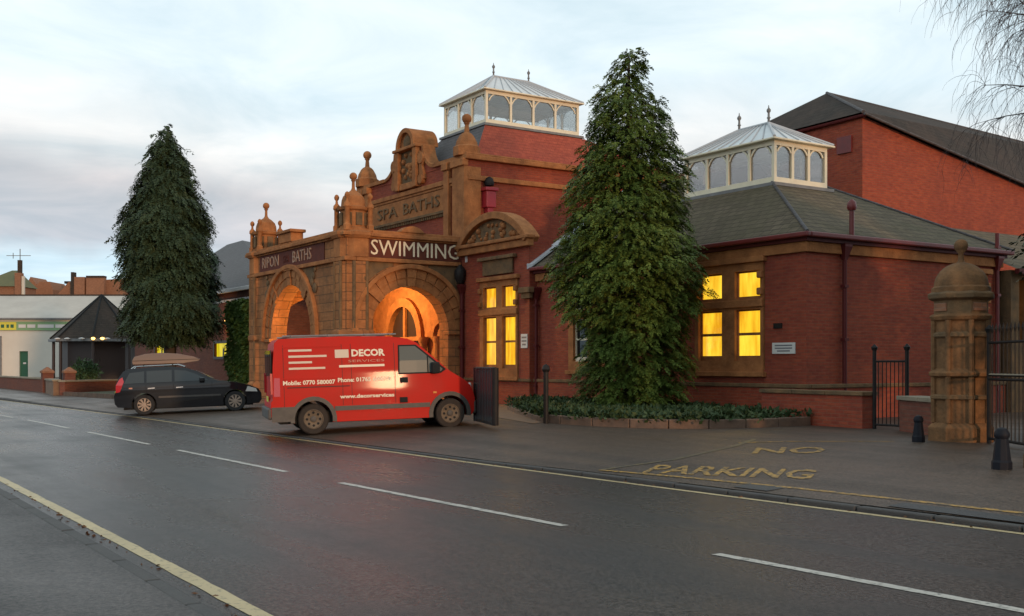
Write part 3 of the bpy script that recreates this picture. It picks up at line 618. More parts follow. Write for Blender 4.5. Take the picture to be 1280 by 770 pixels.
fz = MB().fbox(FT, -41.2, -34.85, 7.28, 8.1, 0, .05).build('frieze_panel', 'stone', bh)
for w_, a, wd in (('SPA', -39.6, 1.75), ('BATHS', -36.75, 2.9)): text('carved_lettering', w_, 'stone_dark', basis(FT(a, 7.69, .065), (1, 0, 0), (0, 0, 1)), .62, .03, fz, width=wd)
mb = MB(); mb.fbox(FT, -41.2, -34.85, 7.2, 7.29, 0, .14)
for i in range(42): a = -41.15+i*.15; mb.fbox(FT, a, a+.08, 7.08, 7.2, 0, .10)
mb.build('dentil_course', 'stone_dark', bh)
for a0, a1 in ((-42.35, -41.72), (-41.55, -41.2), (-34.85, -34.5), (-34.2, -33.34)):
    mb = MB().fbox(FT, a0, a1, 5.6, 8.95, 0, .16).fbox(FT, a0-.04, a1+.04, 8.72, 8.98, 0, .24); mb.build('pilaster', 'stone', bh, bevel=.02)
MB().box(-33.42, -33.325, 19.87, 20.55, 5.6, 8.70).build('pilaster', 'stone', bh, bevel=.02)
for a in (-42.0, -33.75):   # ball finials on pedestals
    MB().lathe([(.50, 9.12), (.50, 9.45), (.42, 9.5), (.38, 9.66), (.26, 9.88), (.18, 9.96), (.10, 10.0), (.075, 10.28), (.12, 10.32), (.09, 10.35)], (a, 20.2, 0), 8, R(22.5)).build('pedestal', 'stone', bh, bevel=.01)
    MB().lathe([(.18*math.cos(t_), 10.5+.18*math.sin(t_)) for t_ in np.linspace(-1.55, 1.55, 11)], (a, 20.2, 0), 16).build('ball_finial', 'stone', bh, smooth=60)
# attic under the lantern: slate towards the road, red tiles towards the side
B = [(-41.2, 20.5, 9.0), (-33.75, 20.5, 9.0), (-33.75, 32.4, 9.0), (-41.2, 32.4, 9.0)]; T = [(-38.1, 21.6, 10.62), (-34.75, 21.6, 10.62), (-34.75, 26.3, 10.62), (-38.1, 26.3, 10.62)]
at = MB().add([B[1], B[2], T[2], T[1]], [(0, 1, 2, 3)]).build('attic_slope', 'tile_red', bh)
MB().add([B[0], B[1], T[1], T[0], B[3], T[3], B[2], T[2]], [(0, 1, 2, 3), (4, 0, 3, 5), (6, 4, 5, 7), (3, 2, 7, 5)]).build('attic_slope', 'slate_grey', bh)
lantern(bh, -38.05, -34.85, 21.7, 26.1, 10.70, 12.0, 13.05, 3, 4, 'v')
# red hopper and pipe on the tower flank
mb = MB().box(-33.39, -33.05, 20.62, 21.02, 7.25, 7.85).box(-33.39, -32.98, 20.55, 21.09, 7.85, 7.97).box(-33.36, -33.1, 20.7, 20.94, 7.05, 7.25); ho = mb.build('hopper_head', 'red_hopper', bh, bevel=.02)
MB().lathe([(.16, 0), (.19, .12), (.13, .26), (.04, .32)], (-33.2, 20.82, 8.05), 10).build('hopper_crest', 'black_iron', ho, smooth=40)
downpipe(-33.22, 20.82, 5.4, 7.06, 'maroon')

# --- entrance porch
PU0, PU1, PV0 = -42.6, -33.4, 15.3; ZT = 5.92
FP = FV(PV0); FPS = FU(PU1); FPL = FUm(PU0); TH = .62
pw = MB()
arch_wall(pw, FP, PU0+.001, PU1-.001, ZB, ZT-.02, -38.4, 1.95, 2.6, TH)
arch_wall(pw, FPS, PV0+TH+.001, 19.70, ZB, ZT-.02, 17.72, 1.5, 2.8, TH)
arch_wall(pw, FPL, PV0+TH+.001, 19.98, ZB, ZT-.02, 17.72, 1.5, 2.8, TH)
pw.box(PU0+.5, PU1-.5, PV0+.5, 20, 5.2, 5.32); pw.build('porch_wall', 'ashlar', bh)
def porch_arch(F, c, r, zs, n):
    A = MB(); clean_ring(A, F, c, zs, r+.60, r+.76, 0, .16, 28); A.fbox(F, c-r-.80, c-r-.56, zs-.12, zs, 0, .2).fbox(F, c+r+.56, c+r+.80, zs-.12, zs, 0, .2)
    ar = A.build('arch', 'stone', bh, bevel=.02)
    for i in range(n):
        a0, a1 = math.pi*(1-i/n)-.012, math.pi*(1-(i+1)/n)+.012; key = i in (n//2, n//4, n-1-n//4)
        m_ = MB(); clean_ring(m_, F, c, zs, r+.30, r+.60, 0, .05+.05*key, 3, a0, a1); m_.build('voussoir', 'stone', ar)
        m_ = MB(); clean_ring(m_, F, c, zs, r, r+.30, -.14, .012+.06*key, 3, a0, a1); m_.build('voussoir', 'stone', ar)
    for s in (-1, 1): MB().fbox(F, c+s*r-.02 if s > 0 else c-r-.62, c+s*r+.62 if s > 0 else c-r+.02, zs-.16, zs-.02, -.3, .1).build('impost', 'stone', ar, bevel=.02)
    sp = MB()
    for s in (-1, 1):
        for k in range(5):
            q = .10+.03*k; a = c+s*(r+.42-.12*(k % 3)); z = zs+r+.42-.22*k
            if (a-c)**2+(z-zs)**2 > (r+.9)**2 and z < 5.05: sp.lathe([(.01, -.04), (q*.7, -.03), (q, 0), (q*.7, .03), (.01, .04)], F(a, z, .03), 10, 0, Matrix.Rotation(R(90), 3, 'X'))
    if sp.v: sp.build('spandrel_carving', 'stone_dark', ar, smooth=50)['kind'] = 'stuff'
porch_arch(FP, -38.4, 1.95, 2.6, 17); porch_arch(FPS, 17.72, 1.5, 2.8, 15)
def spandrel(F, a0, a1, c, r, zs, zt2):
    P = [p for p in arc(c, zs, r+.78, 30) if min(a0, a1) <= p[0] <= max(a0, a1)]
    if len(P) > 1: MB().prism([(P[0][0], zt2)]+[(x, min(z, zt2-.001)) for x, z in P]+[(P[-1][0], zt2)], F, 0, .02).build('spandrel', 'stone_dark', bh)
spandrel(FPS, 16.0, 17.2, 17.72, 1.5, 2.8, 5.1); spandrel(FPS, 18.2, 19.6, 17.72, 1.5, 2.8, 5.1); spandrel(FP, -37.8, -36.1, -38.4, 1.95, 2.6, 5.1)
# frieze mouldings
mb = MB()
for z_a, z_b, k in ((5.08, 5.22, .13), (5.92, 6.04, .20), (5.86, 5.92, .10)):
    mb.fbox(FP, PU0-k, PU1+k, z_a, z_b, -.3, k).fbox(FPS, PV0+.302, 19.69, z_a, z_b, -.3, k).fbox(FPL, PV0+.302, 19.98, z_a, z_b, -.3, k)
mb.build('frieze_moulding', 'stone', bh, bevel=.02)
mb = MB().fbox(FP, PU0, PU1, 6.04, 6.16, -.3, .06).fbox(FPS, PV0+.302, 19.69, 6.04, 6.16, -.3, .06); mb.build('parapet', 'stone', bh, bevel=.02)
mb = MB().fbox(FP, -39.3, -38.1, 6.16, 6.5, -.4, .1).fbox(FP, -39.42, -37.98, 6.5, 6.62, -.46, .18); mb.build('parapet_block', 'stone', bh, bevel=.03)
MB().prism([(17.2, 6.16)]+arc(17.75, 5.78, .60, 10, R(140), R(40))+[(18.3, 6.16)], FPS, -.3, .1).build('parapet_crest', 'stone', bh)
sb_ = MB().fbox(FPS, 16.05, 19.66, 5.235, 5.855, .0, .05).build('name_board', 'sign_board', bh)
text('lettering', 'SWIMMING', 'letter', basis(FPS(17.9, 5.545, .062), (0, 1, 0), (0, 0, 1)), .74, .012, sb_, bold=0, width=3.45)
sb_ = MB().fbox(FP, -41.55, -35.2, 5.235, 5.855, .0, .03).build('name_board', 'sign_board', bh)
for s_, a, w_, m_ in (('RIPON', -40.35, 1.75, 'letter_worn'), ('SPA', -38.75, .6, 'sign_board'), ('BATHS', -37.2, 1.75, 'letter_worn')):
    text('lettering', s_, m_, basis(FP(a, 5.545, .042), (1, 0, 0), (0, 0, 1)), .60 if m_ != 'sign_board' else .4, .01, sb_, bold=0, width=w_)
MB().fbox(FPS, 19.70, 19.83, 5.2, 5.45, .35, .5).build('flood_lamp', 'white_trim', bh, bevel=.02)
# clustered piers at the corners
for cu, cv in ((-33.86, 15.76), (-42.14, 15.76)):
    MB().lathe([(.74, ZB), (.74, .8), (.66, .9), (.66, 2.5), (.72, 2.56), (.72, 2.72), (.63, 2.78), (.63, 5.07)], (cu, cv, 0), 8, R(22.5)).build('corner_pier', 'ashlar', bh, bevel=.02)
    for k in range(8):
        a = R(45*k+22.5); MB().tube((cu+.62*math.cos(a), cv+.62*math.sin(a), .9), (cu+.62*math.cos(a), cv+.62*math.sin(a), 5.07), .06, n=8).build('shaft', 'stone_dark', bh, smooth=40)
    MB().lathe([(.66, 5.22), (.66, 5.86)], (cu, cv, 0), 8, R(22.5)).build('frieze_block', 'stone', bh)
    MB().lathe([(.72, 5.85), (.8, 5.95), (.8, 6.05), (.7, 6.1)], (cu, cv, 0), 8, R(22.5)).build('pier_cap', 'stone', bh)
    tu = MB().lathe([(.54, 6.08), (.54, 6.2), (.45, 6.24), (.45, 6.78), (.53, 6.83), (.55, 6.92), (.42, 6.96), (.40, 7.16), (.35, 7.30), (.23, 7.42), (.11, 7.5), (.07, 7.56)], (cu, cv, 0), 16).build('turret', 'stone', bh, smooth=25)
    for k in range(8):
        a = R(45*k); MB().box(-.015, .06, -.11, .11, 6.3, 6.72).build('niche', 'stone_dark', tu).matrix_local = Matrix.Translation((cu+.425*math.cos(a), cv+.425*math.sin(a), 0)) @ Matrix.Rotation(a, 4, 'Z')
    for k in range(4):
        a = R(45+90*k); x, y = cu+.60*math.cos(a), cv+.60*math.sin(a)
        MB().lathe([(.13, 6.1), (.13, 6.3), (.09, 6.34), (.09, 6.85), (.13, 6.9), (.12, 7.0), (.05, 7.08), (.04, 7.18), (.085, 7.24), (.095, 7.30), (.06, 7.37), (.01, 7.4)], (x, y, 0), 8).build('pinnacle', 'stone', tu, smooth=40)
    MB().lathe([(.08, 7.5), (.055, 7.62), (.05, 7.82), (.09, 7.85), (.06, 7.88)]+[(.135*math.cos(t_), 8.0+.135*math.sin(t_)) for t_ in np.linspace(-1.1, 1.55, 8)], (cu, cv, 0), 12).build('finial', 'stone', tu, smooth=40)
# inner entrance: arched screen, door, columns
FI = FV(19.9)
mb = MB(); arch_wall(mb, FI, -42, -33.8, ZB, 5.2, -38.0, 1.25, 2.6, .2, 16); clean_ring(mb, FI, -38.0, 2.6, 1.25, 1.6, 0, .15, 16); mb.build('inner_screen', 'stone', bh)
MB().box(-39.3, -36.7, 19.985, 19.995, .26, 3.9).build('inner_door', 'dark_wood', bh)
MB().fbox(FI, -39.2, -36.8, 2.5, 2.66, -.06, .05).fbox(FI, -38.08, -37.92, .26, 3.85, -.06, .04).build('door_frame', 'stone', bh)
for a in (-41.2, -39.9, -36.1, -34.9):
    MB().lathe([(.2, .26), (.2, .5), (.14, .56), (.13, 2.3), (.18, 2.4), (.22, 2.55), (.22, 2.62)], (a, 19.7, 0), 12).build('column', 'stone', bh, smooth=40)
for a0, a1 in ((-41.9, -40.4), (-35.7, -34.3)):
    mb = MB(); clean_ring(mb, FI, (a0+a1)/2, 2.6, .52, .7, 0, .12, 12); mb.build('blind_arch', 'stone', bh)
    MB().fbox(FI, (a0+a1)/2-.5, (a0+a1)/2+.5, .9, 2.6, 0, .03).build('side_panel', 'dark_wood', bh)
# lamp inside the porch
pl_ = thing('porch_lantern', 'glowing orange lantern hanging from the ceiling inside the entrance porch', 'lamp', (-37.3, 17.5, 5.2))
MB().tube((-37.3, 17.5, 4.75), (-37.3, 17.5, 5.2), .02).build('chain', 'black_iron', pl_)
MB().lathe([(.06, 4.3), (.2, 4.36), (.24, 4.42), (.2, 4.7), (.05, 4.78)], (-37.3, 17.5, 0), 8).build('globe', 'lamp_glow', pl_)
ld = bpy.data.lights.new('porch_bulb', 'POINT'); ld.energy = 900; ld.color = (1, .57, .19); ld.shadow_soft_size = .22
lo = bpy.data.objects.new('porch_bulb', ld); C.objects.link(lo); lo.location = (-37.3, 17.5, 4.1); attach(lo, pl_)

# ------------------------------------------------------------------ neighbouring buildings
hall = thing('pool_hall', 'tall plain red brick pool hall with dark slate roof behind the smaller lantern', 'building', (-26.8, 33, .26))
mb = MB()
c0, c1 = (-30.4, 29.0), (-23.3, 29.0)
mb.add([(-30.4, 29, ZB), (-23.3, 29, ZB), (-23.3, 29, 9.7), (-30.4, 29, 9.7), (-23.3, 46, ZB), (-23.3, 46, 6.9), (-30.4, 46, ZB), (-30.4, 46, 6.9)], [(0, 1, 2, 3), (1, 4, 5, 2), (0, 6, 7, 3), (4, 6, 7, 5)]); mb.build('wall', 'brick', hall)
G = Vector((-26.9, 31.5, 11.55)); H = Vector((-26.9, 47, 11.05)); 
E_ = [Vector((-30.6, 28.8, 9.66)), Vector((-23.1, 28.8, 9.78)), Vector((-23.1, 46.3, 6.95)), Vector((-30.6, 46.3, 6.95))]
MB().add([*E_, G, H], [(0, 1, 4), (1, 2, 5, 4), (0, 4, 5, 3)]).build('roof', 'slate_dark', hall)
mb = MB().tube(E_[1], G, .06).tube(E_[1]+Vector((.04, 0, -.06)), E_[2]+Vector((.04, 0, -.06)), .045).tube(G, H, .05); mb.build('roof_trim', 'slate_grey', hall)
mb = MB().tube(E_[0]+Vector((0, .1, -.08)), E_[1]+Vector((0, .1, -.08)), .06); mb.build('gutter', 'maroon_dark', hall)
MB().box(-24.30, -23.70, 28.93, 28.99, 8.6, 9.15).build('vent_louvre', 'maroon', hall)
MB().box(-23.29, -23.24, 34.4, 34.7, 5.1, 5.35).build('air_brick', 'black_iron', hall)
qx, qy = cam2w(838, 64)
far_or = thing('tiled_house', 'orange tiled roof peeping out behind the tall evergreen and smaller lantern', 'building', (qx, qy, .26))
MB().box(qx-4, qx+4, qy-3, qy+3, ZB, 9.6).build('wall', 'brick_brown', far_or)
MB().add([(qx-4.3, qy-3.3, 9.5), (qx+4.3, qy-3.3, 9.5), (qx+4.3, qy+3.3, 9.5), (qx-4.3, qy+3.3, 9.5), (qx-4.3, qy, 12.75), (qx+4.3, qy, 12.75)], [(0, 1, 5, 4), (2, 3, 4, 5), (1, 2, 5), (0, 3, 4)]).build('roof', 'brick_orange', far_or)
# annex right of the wing
an = thing('annex', 'low sandstone annex with a lit window behind the iron gates', 'building', (-17, 30, .26))
FA = FU(-17.45); mb = MB(); wall(mb, FA, 27.95, 36, ZB, 4.2, [(28.35, 28.75, 2.2, 3.95), (30.2, 30.9, 2.0, 3.8)], .3); mb.add([(-17.45, 27.95, ZB), (-18.4, 27.95, ZB), (-18.4, 27.95, 4.2), (-17.45, 27.95, 4.2)], [(0, 1, 2, 3)]); mb.build('wall', 'stone_dark', an)
MB().fbox(FA, 28.35, 28.75, 2.2, 3.95, -.3, -.28).build('window', 'lit_dim', an); MB().fbox(FA, 30.2, 30.9, 2.0, 3.8, -.3, -.28).build('window', 'lit_dim', an)
MB().add([(-17.2, 27.9, 4.2), (-17.2, 36, 4.2), (-21, 36, 5.9), (-21, 27.9, 5.9)], [(0, 1, 2, 3)]).build('roof', 'slate', an)
MB().box(-17.3, -17.16, 27.9, 36, 4.08, 4.22).build('gutter', 'maroon_dark', an)
# left wing, mostly behind the dark conifer
lw = thing('west_wing', 'brown brick range with slate roof, ivy and small yellow lit windows beyond the porch', 'building', (-55, 18, .26))
FL = FV(18.0); wins = [(-55.55, -53.5, 1.98, 2.66), (-66.8, -64.9, 2.0, 2.7)]
mb = MB(); wall(mb, FL, -71.7, -46, ZB, 5.2, wins, .2); mb.add([(-46, 18, ZB), (-46, 28, ZB), (-46, 28, 5.2), (-46, 18, 5.2)], [(0, 1, 2, 3)]); mb.build('wall', 'brick_brown', lw)
for i, o in enumerate(wins):
    w = MB().fbox(FL, o[0]-.14, o[1]+.14, o[2]-.14, o[2], 0, .05).fbox(FL, o[0]-.14, o[1]+.14, o[3], o[3]+.14, 0, .05).fbox(FL, o[0]-.14, o[0], o[2], o[3], 0, .05).fbox(FL, o[1], o[1]+.14, o[2], o[3], 0, .05).build('window', 'dark_wood', lw)
    MB().fbox(FL, o[0], o[1], o[2], o[3], -.12, -.1).build('pane', 'lit_small', w)
    c = (o[0]+o[1])/2; MB().prism([(c-.05, o[2]), (c+.12, o[2]), (c+.3, o[2]+.55), (c+.12, o[2]+.35), (c, o[2]+.5)], FL, -.098, -.08).build('curtain', 'dark_wood', w)
MB().add([(-72, 17.7, 5.3), (-45.7, 17.7, 5.3), (-45.7, 28.3, 5.3), (-72, 28.3, 5.3), (-68.5, 23, 9.3), (-65.6, 23, 9.3)], [(0, 1, 5, 4), (1, 2, 5), (2, 3, 4, 5), (3, 0, 4)]).build('roof', 'slate_grey', lw)
MB().box(-72, -45.6, 17.55, 17.69, 5.12, 5.3).build('gutter', 'white_trim', lw, bevel=.02)
MB().box(-71.7, -45.95, 17.94, 17.999, 4.72, 4.84).build('string_course', 'white_trim', lw)
wl = thing('wall_lamp', 'small glowing bulkhead lamp on brick wall beside the ivy', 'lamp', (-53.2, 17.9, 3.9))
MB().box(-53.32, -53.08, 17.86, 17.995, 3.8, 4.05).build('bracket', 'black_iron', wl); MB().lathe([(.02, 3.62), (.1, 3.66), (.11, 3.76), (.08, 3.8)], (-53.2, 17.82, 0), 8).build('globe', 'spot_warm', wl)
l2 = bpy.data.lights.new('wall_bulb', 'POINT'); l2.energy = 28; l2.color = (1, .5, .15); l2.shadow_soft_size = .1; lo = bpy.data.objects.new('wall_bulb', l2); C.objects.link(lo); lo.location = (-53.4, 17.3, 3.7); attach(lo, wl)
# octagonal kiosk
kc = cam2w(127, 79); kz = .24
ki = thing('kiosk', 'octagonal wooden pavilion with pointed dark slate roof beside the dark conifer', 'pavilion', (kc[0], kc[1], kz))
MB().lathe([(3.55, 3.35), (3.50, 3.42), (1.8, 5.0), (.05, 6.62)], (kc[0], kc[1], 0), 8, R(22.5)).build('roof', 'slate_dark', ki)
rk = MB()
for k in range(8):
    a = R(45*k+22.5); rk.tube((kc[0]+3.55*math.cos(a), kc[1]+3.55*math.sin(a), 3.42), (kc[0], kc[1], 6.65), .07, n=6)
rk.build('hip_tile', 'under', ki)
MB().lathe([(3.68, 3.20), (3.68, 3.38)], (kc[0], kc[1], 0), 8, R(22.5)).build('gutter', 'lead', ki)
MB().lathe([(2.75, kz), (2.75, 3.3)], (kc[0], kc[1], 0), 8, R(22.5)).build('wall', 'dark_wood', ki)
for k in range(8):
    a = R(45*k+22.5); x, y = kc[0]+3.3*math.cos(a), kc[1]+3.3*math.sin(a)
    MB().tube((x, y, kz), (x, y, 3.3), .11).build('post', 'dark_wood', ki)
    b = R(45*k); M_ = Matrix.Translation((kc[0]+2.53*math.cos(b), kc[1]+2.53*math.sin(b), 0)) @ Matrix.Rotation(b, 4, 'Z')
    o = MB().box(.005, .07, -.8, .8, 1.1, 2.9).build('window', 'brick_brown' if k % 3 == 0 else 'dark_wood', ki); o.matrix_local = ki.matrix_local.inverted() @ M_ if False else M_
    for s in (-1, 1): MB().box(.071, .085, -.32+s*.38, .32+s*.38, 1.25, 2.75).build('pane', 'lit_dim' if (k, s) in ((7, 1), (0, 1)) else 'glass_dark', o)
    n = MB().box(.75, .80, -1.2, 1.2, kz+.1, 1.0).build('balustrade', 'brick_brown', ki); n.matrix_local = M_
for dx in (-.28, .3):
    q = cam2w(122+dx*20+ 0, 75.2); MB().lathe([(.05, 3.28), (.13, 3.34), (.13, 3.42), (.05, 3.46)], (q[0], q[1], 0), 8).build('spot_lamp', 'spot_warm', ki)
for px in (72, 84, 102, 128, 134):
    q = cam2w(px, 75.1+abs(px-110)*.02); MB().lathe([(.05, 3.30), (.2, 3.34), (.2, 3.40), (.05, 3.44)], (q[0], q[1], 0), 8).build('eaves_light', 'white_trim', ki)
# low brick walls along the pavement left of the kiosk
def low_wall(label, p0, p1, h, t, m, cap='coping', ztop=None, z=None):
    A, B = Vector(p0), Vector(p1); d = B-A; n = Vector((-d.y, d.x)).normalized()*t/2; zb = (zf(A.x, A.y) if z is None else z)-.1
    o = thing('low_wall', label, 'wall', (A.x, A.y, zb+.1))
    vs = [A-n, B-n, B+n, A+n]; mb = MB().add([(p.x, p.y, zb) for p in vs]+[(p.x, p.y, zb+.1+h) for p in vs], [(0, 1, 2, 3), (4, 5, 6, 7), (0, 1, 5, 4), (1, 2, 6, 5), (2, 3, 7, 6), (3, 0, 4, 7)]); mb.build('brickwork', m, o)
    L_ = d.length; dd = d.normalized(); k = max(1, round(L_/.9)); n2 = n*(1+.10/t)
    for i in range(k):
        a, b = A+dd*(L_*i/k+.006-(.05 if i == 0 else 0)), A+dd*(L_*(i+1)/k-.006+(.05 if i == k-1 else 0)); vs = [a-n2, b-n2, b+n2, a+n2]; zc = zb+.1+h+.001; r = random.uniform(-.004, .004)
        MB().add([(p.x, p.y, zc) for p in vs]+[(p.x, p.y, zc+.085+r) for p in vs], [(0, 1, 2, 3), (4, 5, 6, 7), (0, 1, 5, 4), (1, 2, 6, 5), (2, 3, 7, 6), (3, 0, 4, 7)]).build('coping_stone', cap, o, bevel=.012)
    return o
low_wall('long low red brick wall along the pavement before the white depot', (-72, 9.9), (-58.2, 10.3), .62, .3, 'brick_brown')
low_wall('short pale low wall with rendered face next to the brick gate piers', (-57.0, 10.2), (-52.6, 9.75), .62, .3, 'path_lit_orange')
low_wall('low red brick wall returning from the pavement towards the kiosk', (-52.2, 9.9), (-56.5, 15.2), .6, .3, 'brick_brown')
for x, y, lb in ((-58.0, 10.3, 'square brick gate pier at the end of the long low wall'), (-57.3, 11.2, 'second square brick gate pier set back behind the low walls')):
    g = thing('gate_pier', lb, 'pillar', (x, y, .15)); MB().box(x-.25, x+.25, y-.25, y+.25, .05, 1.15).build('shaft', 'brick_brown', g); MB().lathe([(.42, 1.15), (.42, 1.24), (.05, 1.45)], (x, y, 0), 4, R(45)).build('cap', 'brick_orange', g)
mb = MB().add([(-51.5, 9.9, .3), (-43.5, 11.2, .3), (-44.5, 16.5, .34), (-56, 15, .34)], [(0, 1, 2, 3)]); tag(mb.build('lawn', 'grass'), kind='structure')
ed = thing('lawn_edging', 'low pinkish stone edging round the lawn under the dark conifer', 'edging', (-51, 9.8, .2))
for i in range(9):
    p, q = Vector((-51.5+i*.9, 9.82+i*.145)), Vector((-51.5+i*.9+.87, 9.82+i*.145+.14)); n = Vector((-.1, .6)).normalized()*.12
    MB().add([(a.x, a.y, .1) for a in (p, q, q+n, p+n)]+[(a.x, a.y, .36) for a in (p, q, q+n, p+n)], [(0, 1, 2, 3), (4, 5, 6, 7), (0, 1, 5, 4), (1, 2, 6, 5), (2, 3, 7, 6), (3, 0, 4, 7)]).build('edging_stone', 'edging', ed)
# white depot far left, faces the camera
def cam_building(name, label, px0, px1, Y, parts, depth=12, cat='building'):
    """parts: (part name, material, kind, ...) in frame a = metres right of the camera axis, b = z, d = towards the camera"""
    o = (-.836*Y, .549*Y); F = lambda a, b, d: (o[0]+.549*a+.836*d, o[1]+.836*a-.549*d, b)
    a0, a1 = (px0-640)/1354*Y, (px1-640)/1354*Y; t = thing(name, label, cat, (o[0]+.549*(a0+a1)/2, o[1]+.836*(a0+a1)/2, .2)); return t, F, a0, a1
X_ = lambda px, Y: (px-640)/1354*Y
Z_ = lambda py, Y: 1.6+(455-py)/1354*Y
Y = 112
t, F, a0, a1 = cam_building('depot', 'long cream rendered depot with pale sheet roof and green fascia sign', -90, 168, Y, None)
wl_ = MB(); wall(wl_, F, a0, a1, 0, Z_(398, Y), [(X_(24, Y), X_(35, Y), .2, Z_(439, Y))], .3); wl_.build('wall', 'plaster', t)
MB().add([F(a0-.5, Z_(398, Y), .4), F(a1+.5, Z_(398, Y), .4), F(a1+.5, Z_(369.5, Y+7), -7), F(a0-.5, Z_(369.5, Y+7), -7), F(a0, 0, -7), F(a1, 0, -7)], [(0, 1, 2, 3)]).build('roof', 'sheet_roof', t)
MB().fbox(F, a0-.5, a1+.5, Z_(370.5, Y+7), Z_(368, Y+7), -7.2, -6.9).build('ridge_cap', 'slate_dark', t)
MB().fbox(F, a0-.5, a1+.5, Z_(399.5, Y), Z_(397.5, Y), .3, .5).build('gutter', 'lead', t)
sg = MB().fbox(F, X_(-60, Y), a1, Z_(413, Y), Z_(402, Y), .02, .12).build('fascia_sign', 'green_sign', t)
MB().fbox(F, X_(-60, Y), X_(21, Y), Z_(412.5, Y), Z_(402.5, Y), .12, .15).build('yellow_panel', 'yellow_sign', sg)
for p0, p1, m_ in ((24, 33, 'white_trim'), (35, 45, 'white_trim'), (48, 68, 'white_trim'), (70, 84, 'white_trim'), (2, 6, 'green_door'), (9, 12, 'green_door'), (14, 18, 'green_door')): MB().fbox(F, X_(p0, Y), X_(p1, Y), Z_(409.8, Y), Z_(405.6, Y), .151, .17).build('sign_word', m_, sg)
dr = MB().fbox(F, X_(24, Y), X_(35, Y), .2, Z_(439, Y), -.25, -.2).build('door', 'green_door', t); MB().fbox(F, X_(28, Y), X_(31.5, Y), Z_(455, Y), Z_(453, Y), -.2, -.18).build('letter_plate', 'white_trim', dr)
MB().fbox(F, X_(1, Y)-.1, X_(1, Y)+.1, .2, Z_(420, Y), 0, .1).build('downpipe', 'lead', t)
# far houses and chimneys
Y = 170
t, F, a0, a1 = cam_building('far_house', 'far house with mossy hipped roof and tall brick chimney above the depot', -30, 24, Y, None)
MB().fbox(F, a0, a1, 0, Z_(358, Y), -6, 0).build('wall', 'brick_orange', t)
MB().add([F(a0-.6, Z_(358, Y), .4), F(a1+.3, Z_(358, Y), .4), F(a1+.3, Z_(358, Y), -6), F(a0-.6, Z_(358, Y), -6), F(X_(4, Y), Z_(336, Y), -3), F(X_(12, Y), Z_(336, Y), -3)], [(0, 1, 5, 4), (1, 2, 5), (2, 3, 4, 5), (3, 0, 4)]).build('roof', 'olive_roof', t)
ch = MB().fbox(F, X_(24, Y), X_(31.5, Y), Z_(372, Y), Z_(342, Y), .5, 1.6).build('chimney', 'brick_orange', t); MB().fbox(F, X_(26.5, Y), X_(31, Y), Z_(342, Y), Z_(326, Y), .8, 1.3).build('chimney_pot', 'slate_dark', ch)
MB().fbox(F, X_(28.5, Y), X_(29.3, Y), Z_(326, Y), Z_(312, Y), 1, 1.1).fbox(F, X_(12, Y), X_(42, Y), Z_(320.7, Y), Z_(320, Y), 1, 1.1).fbox(F, X_(20, Y), X_(20.6, Y), Z_(324, Y), Z_(317, Y), 1, 1.1).build('aerial', 'lead', ch)
MB().fbox(F, X_(32, Y), X_(35, Y), Z_(372, Y), Z_(346, Y), 1, 1.4).build('flue', 'plaster', t)
t, F, a0, a1 = cam_building('far_house', 'small far house with orange brick gable between the two chimneys', 36, 66, Y+10, None)
MB().prism([(X_(34, Y+10), 0), (X_(66, Y+10), 0), (X_(66, Y+10), Z_(362, Y+10)), (X_(62, Y+10), Z_(352, Y+10)), (X_(50, Y+10), Z_(352, Y+10)), (X_(46, Y+10), Z_(356, Y+10)), (X_(38, Y+10), Z_(346, Y+10)), (X_(34, Y+10), Z_(354, Y+10))], F, -6, 0).build('wall', 'brick_orange', t)
MB().fbox(F, X_(48, Y), X_(66, Y), Z_(354.5, Y+10), Z_(351.5, Y+10), -6.2, .2).build('roof', 'slate_dark', t)
t, F, a0, a1 = cam_building('far_house', 'far orange brick terrace with stepped chimney stacks left of the dark conifer', 74, 150, Y, None)
MB().prism([(X_(70, Y), 0), (X_(170, Y), 0), (X_(170, Y), Z_(347, Y)), (X_(97, Y), Z_(352, Y)), (X_(86, Y), Z_(352, Y)), (X_(72, Y), Z_(368, Y))], F, -8, 0).build('wall', 'brick_orange', t)
for p0, p1, pt in ((93, 96.5, 341), (97, 110, 347), (112, 134, 346)): MB().fbox(F, X_(p0, Y), X_(p1, Y), Z_(370, Y), Z_(pt, Y), .3, 1.4).build('chimney', 'slate_dark' if p0 == 93 else 'brick_orange', t)
MB().fbox(F, X_(112, Y), X_(134, Y), Z_(348, Y), Z_(345.5, Y), .2, 1.5).build('chimney_cap', 'slate_dark', t)

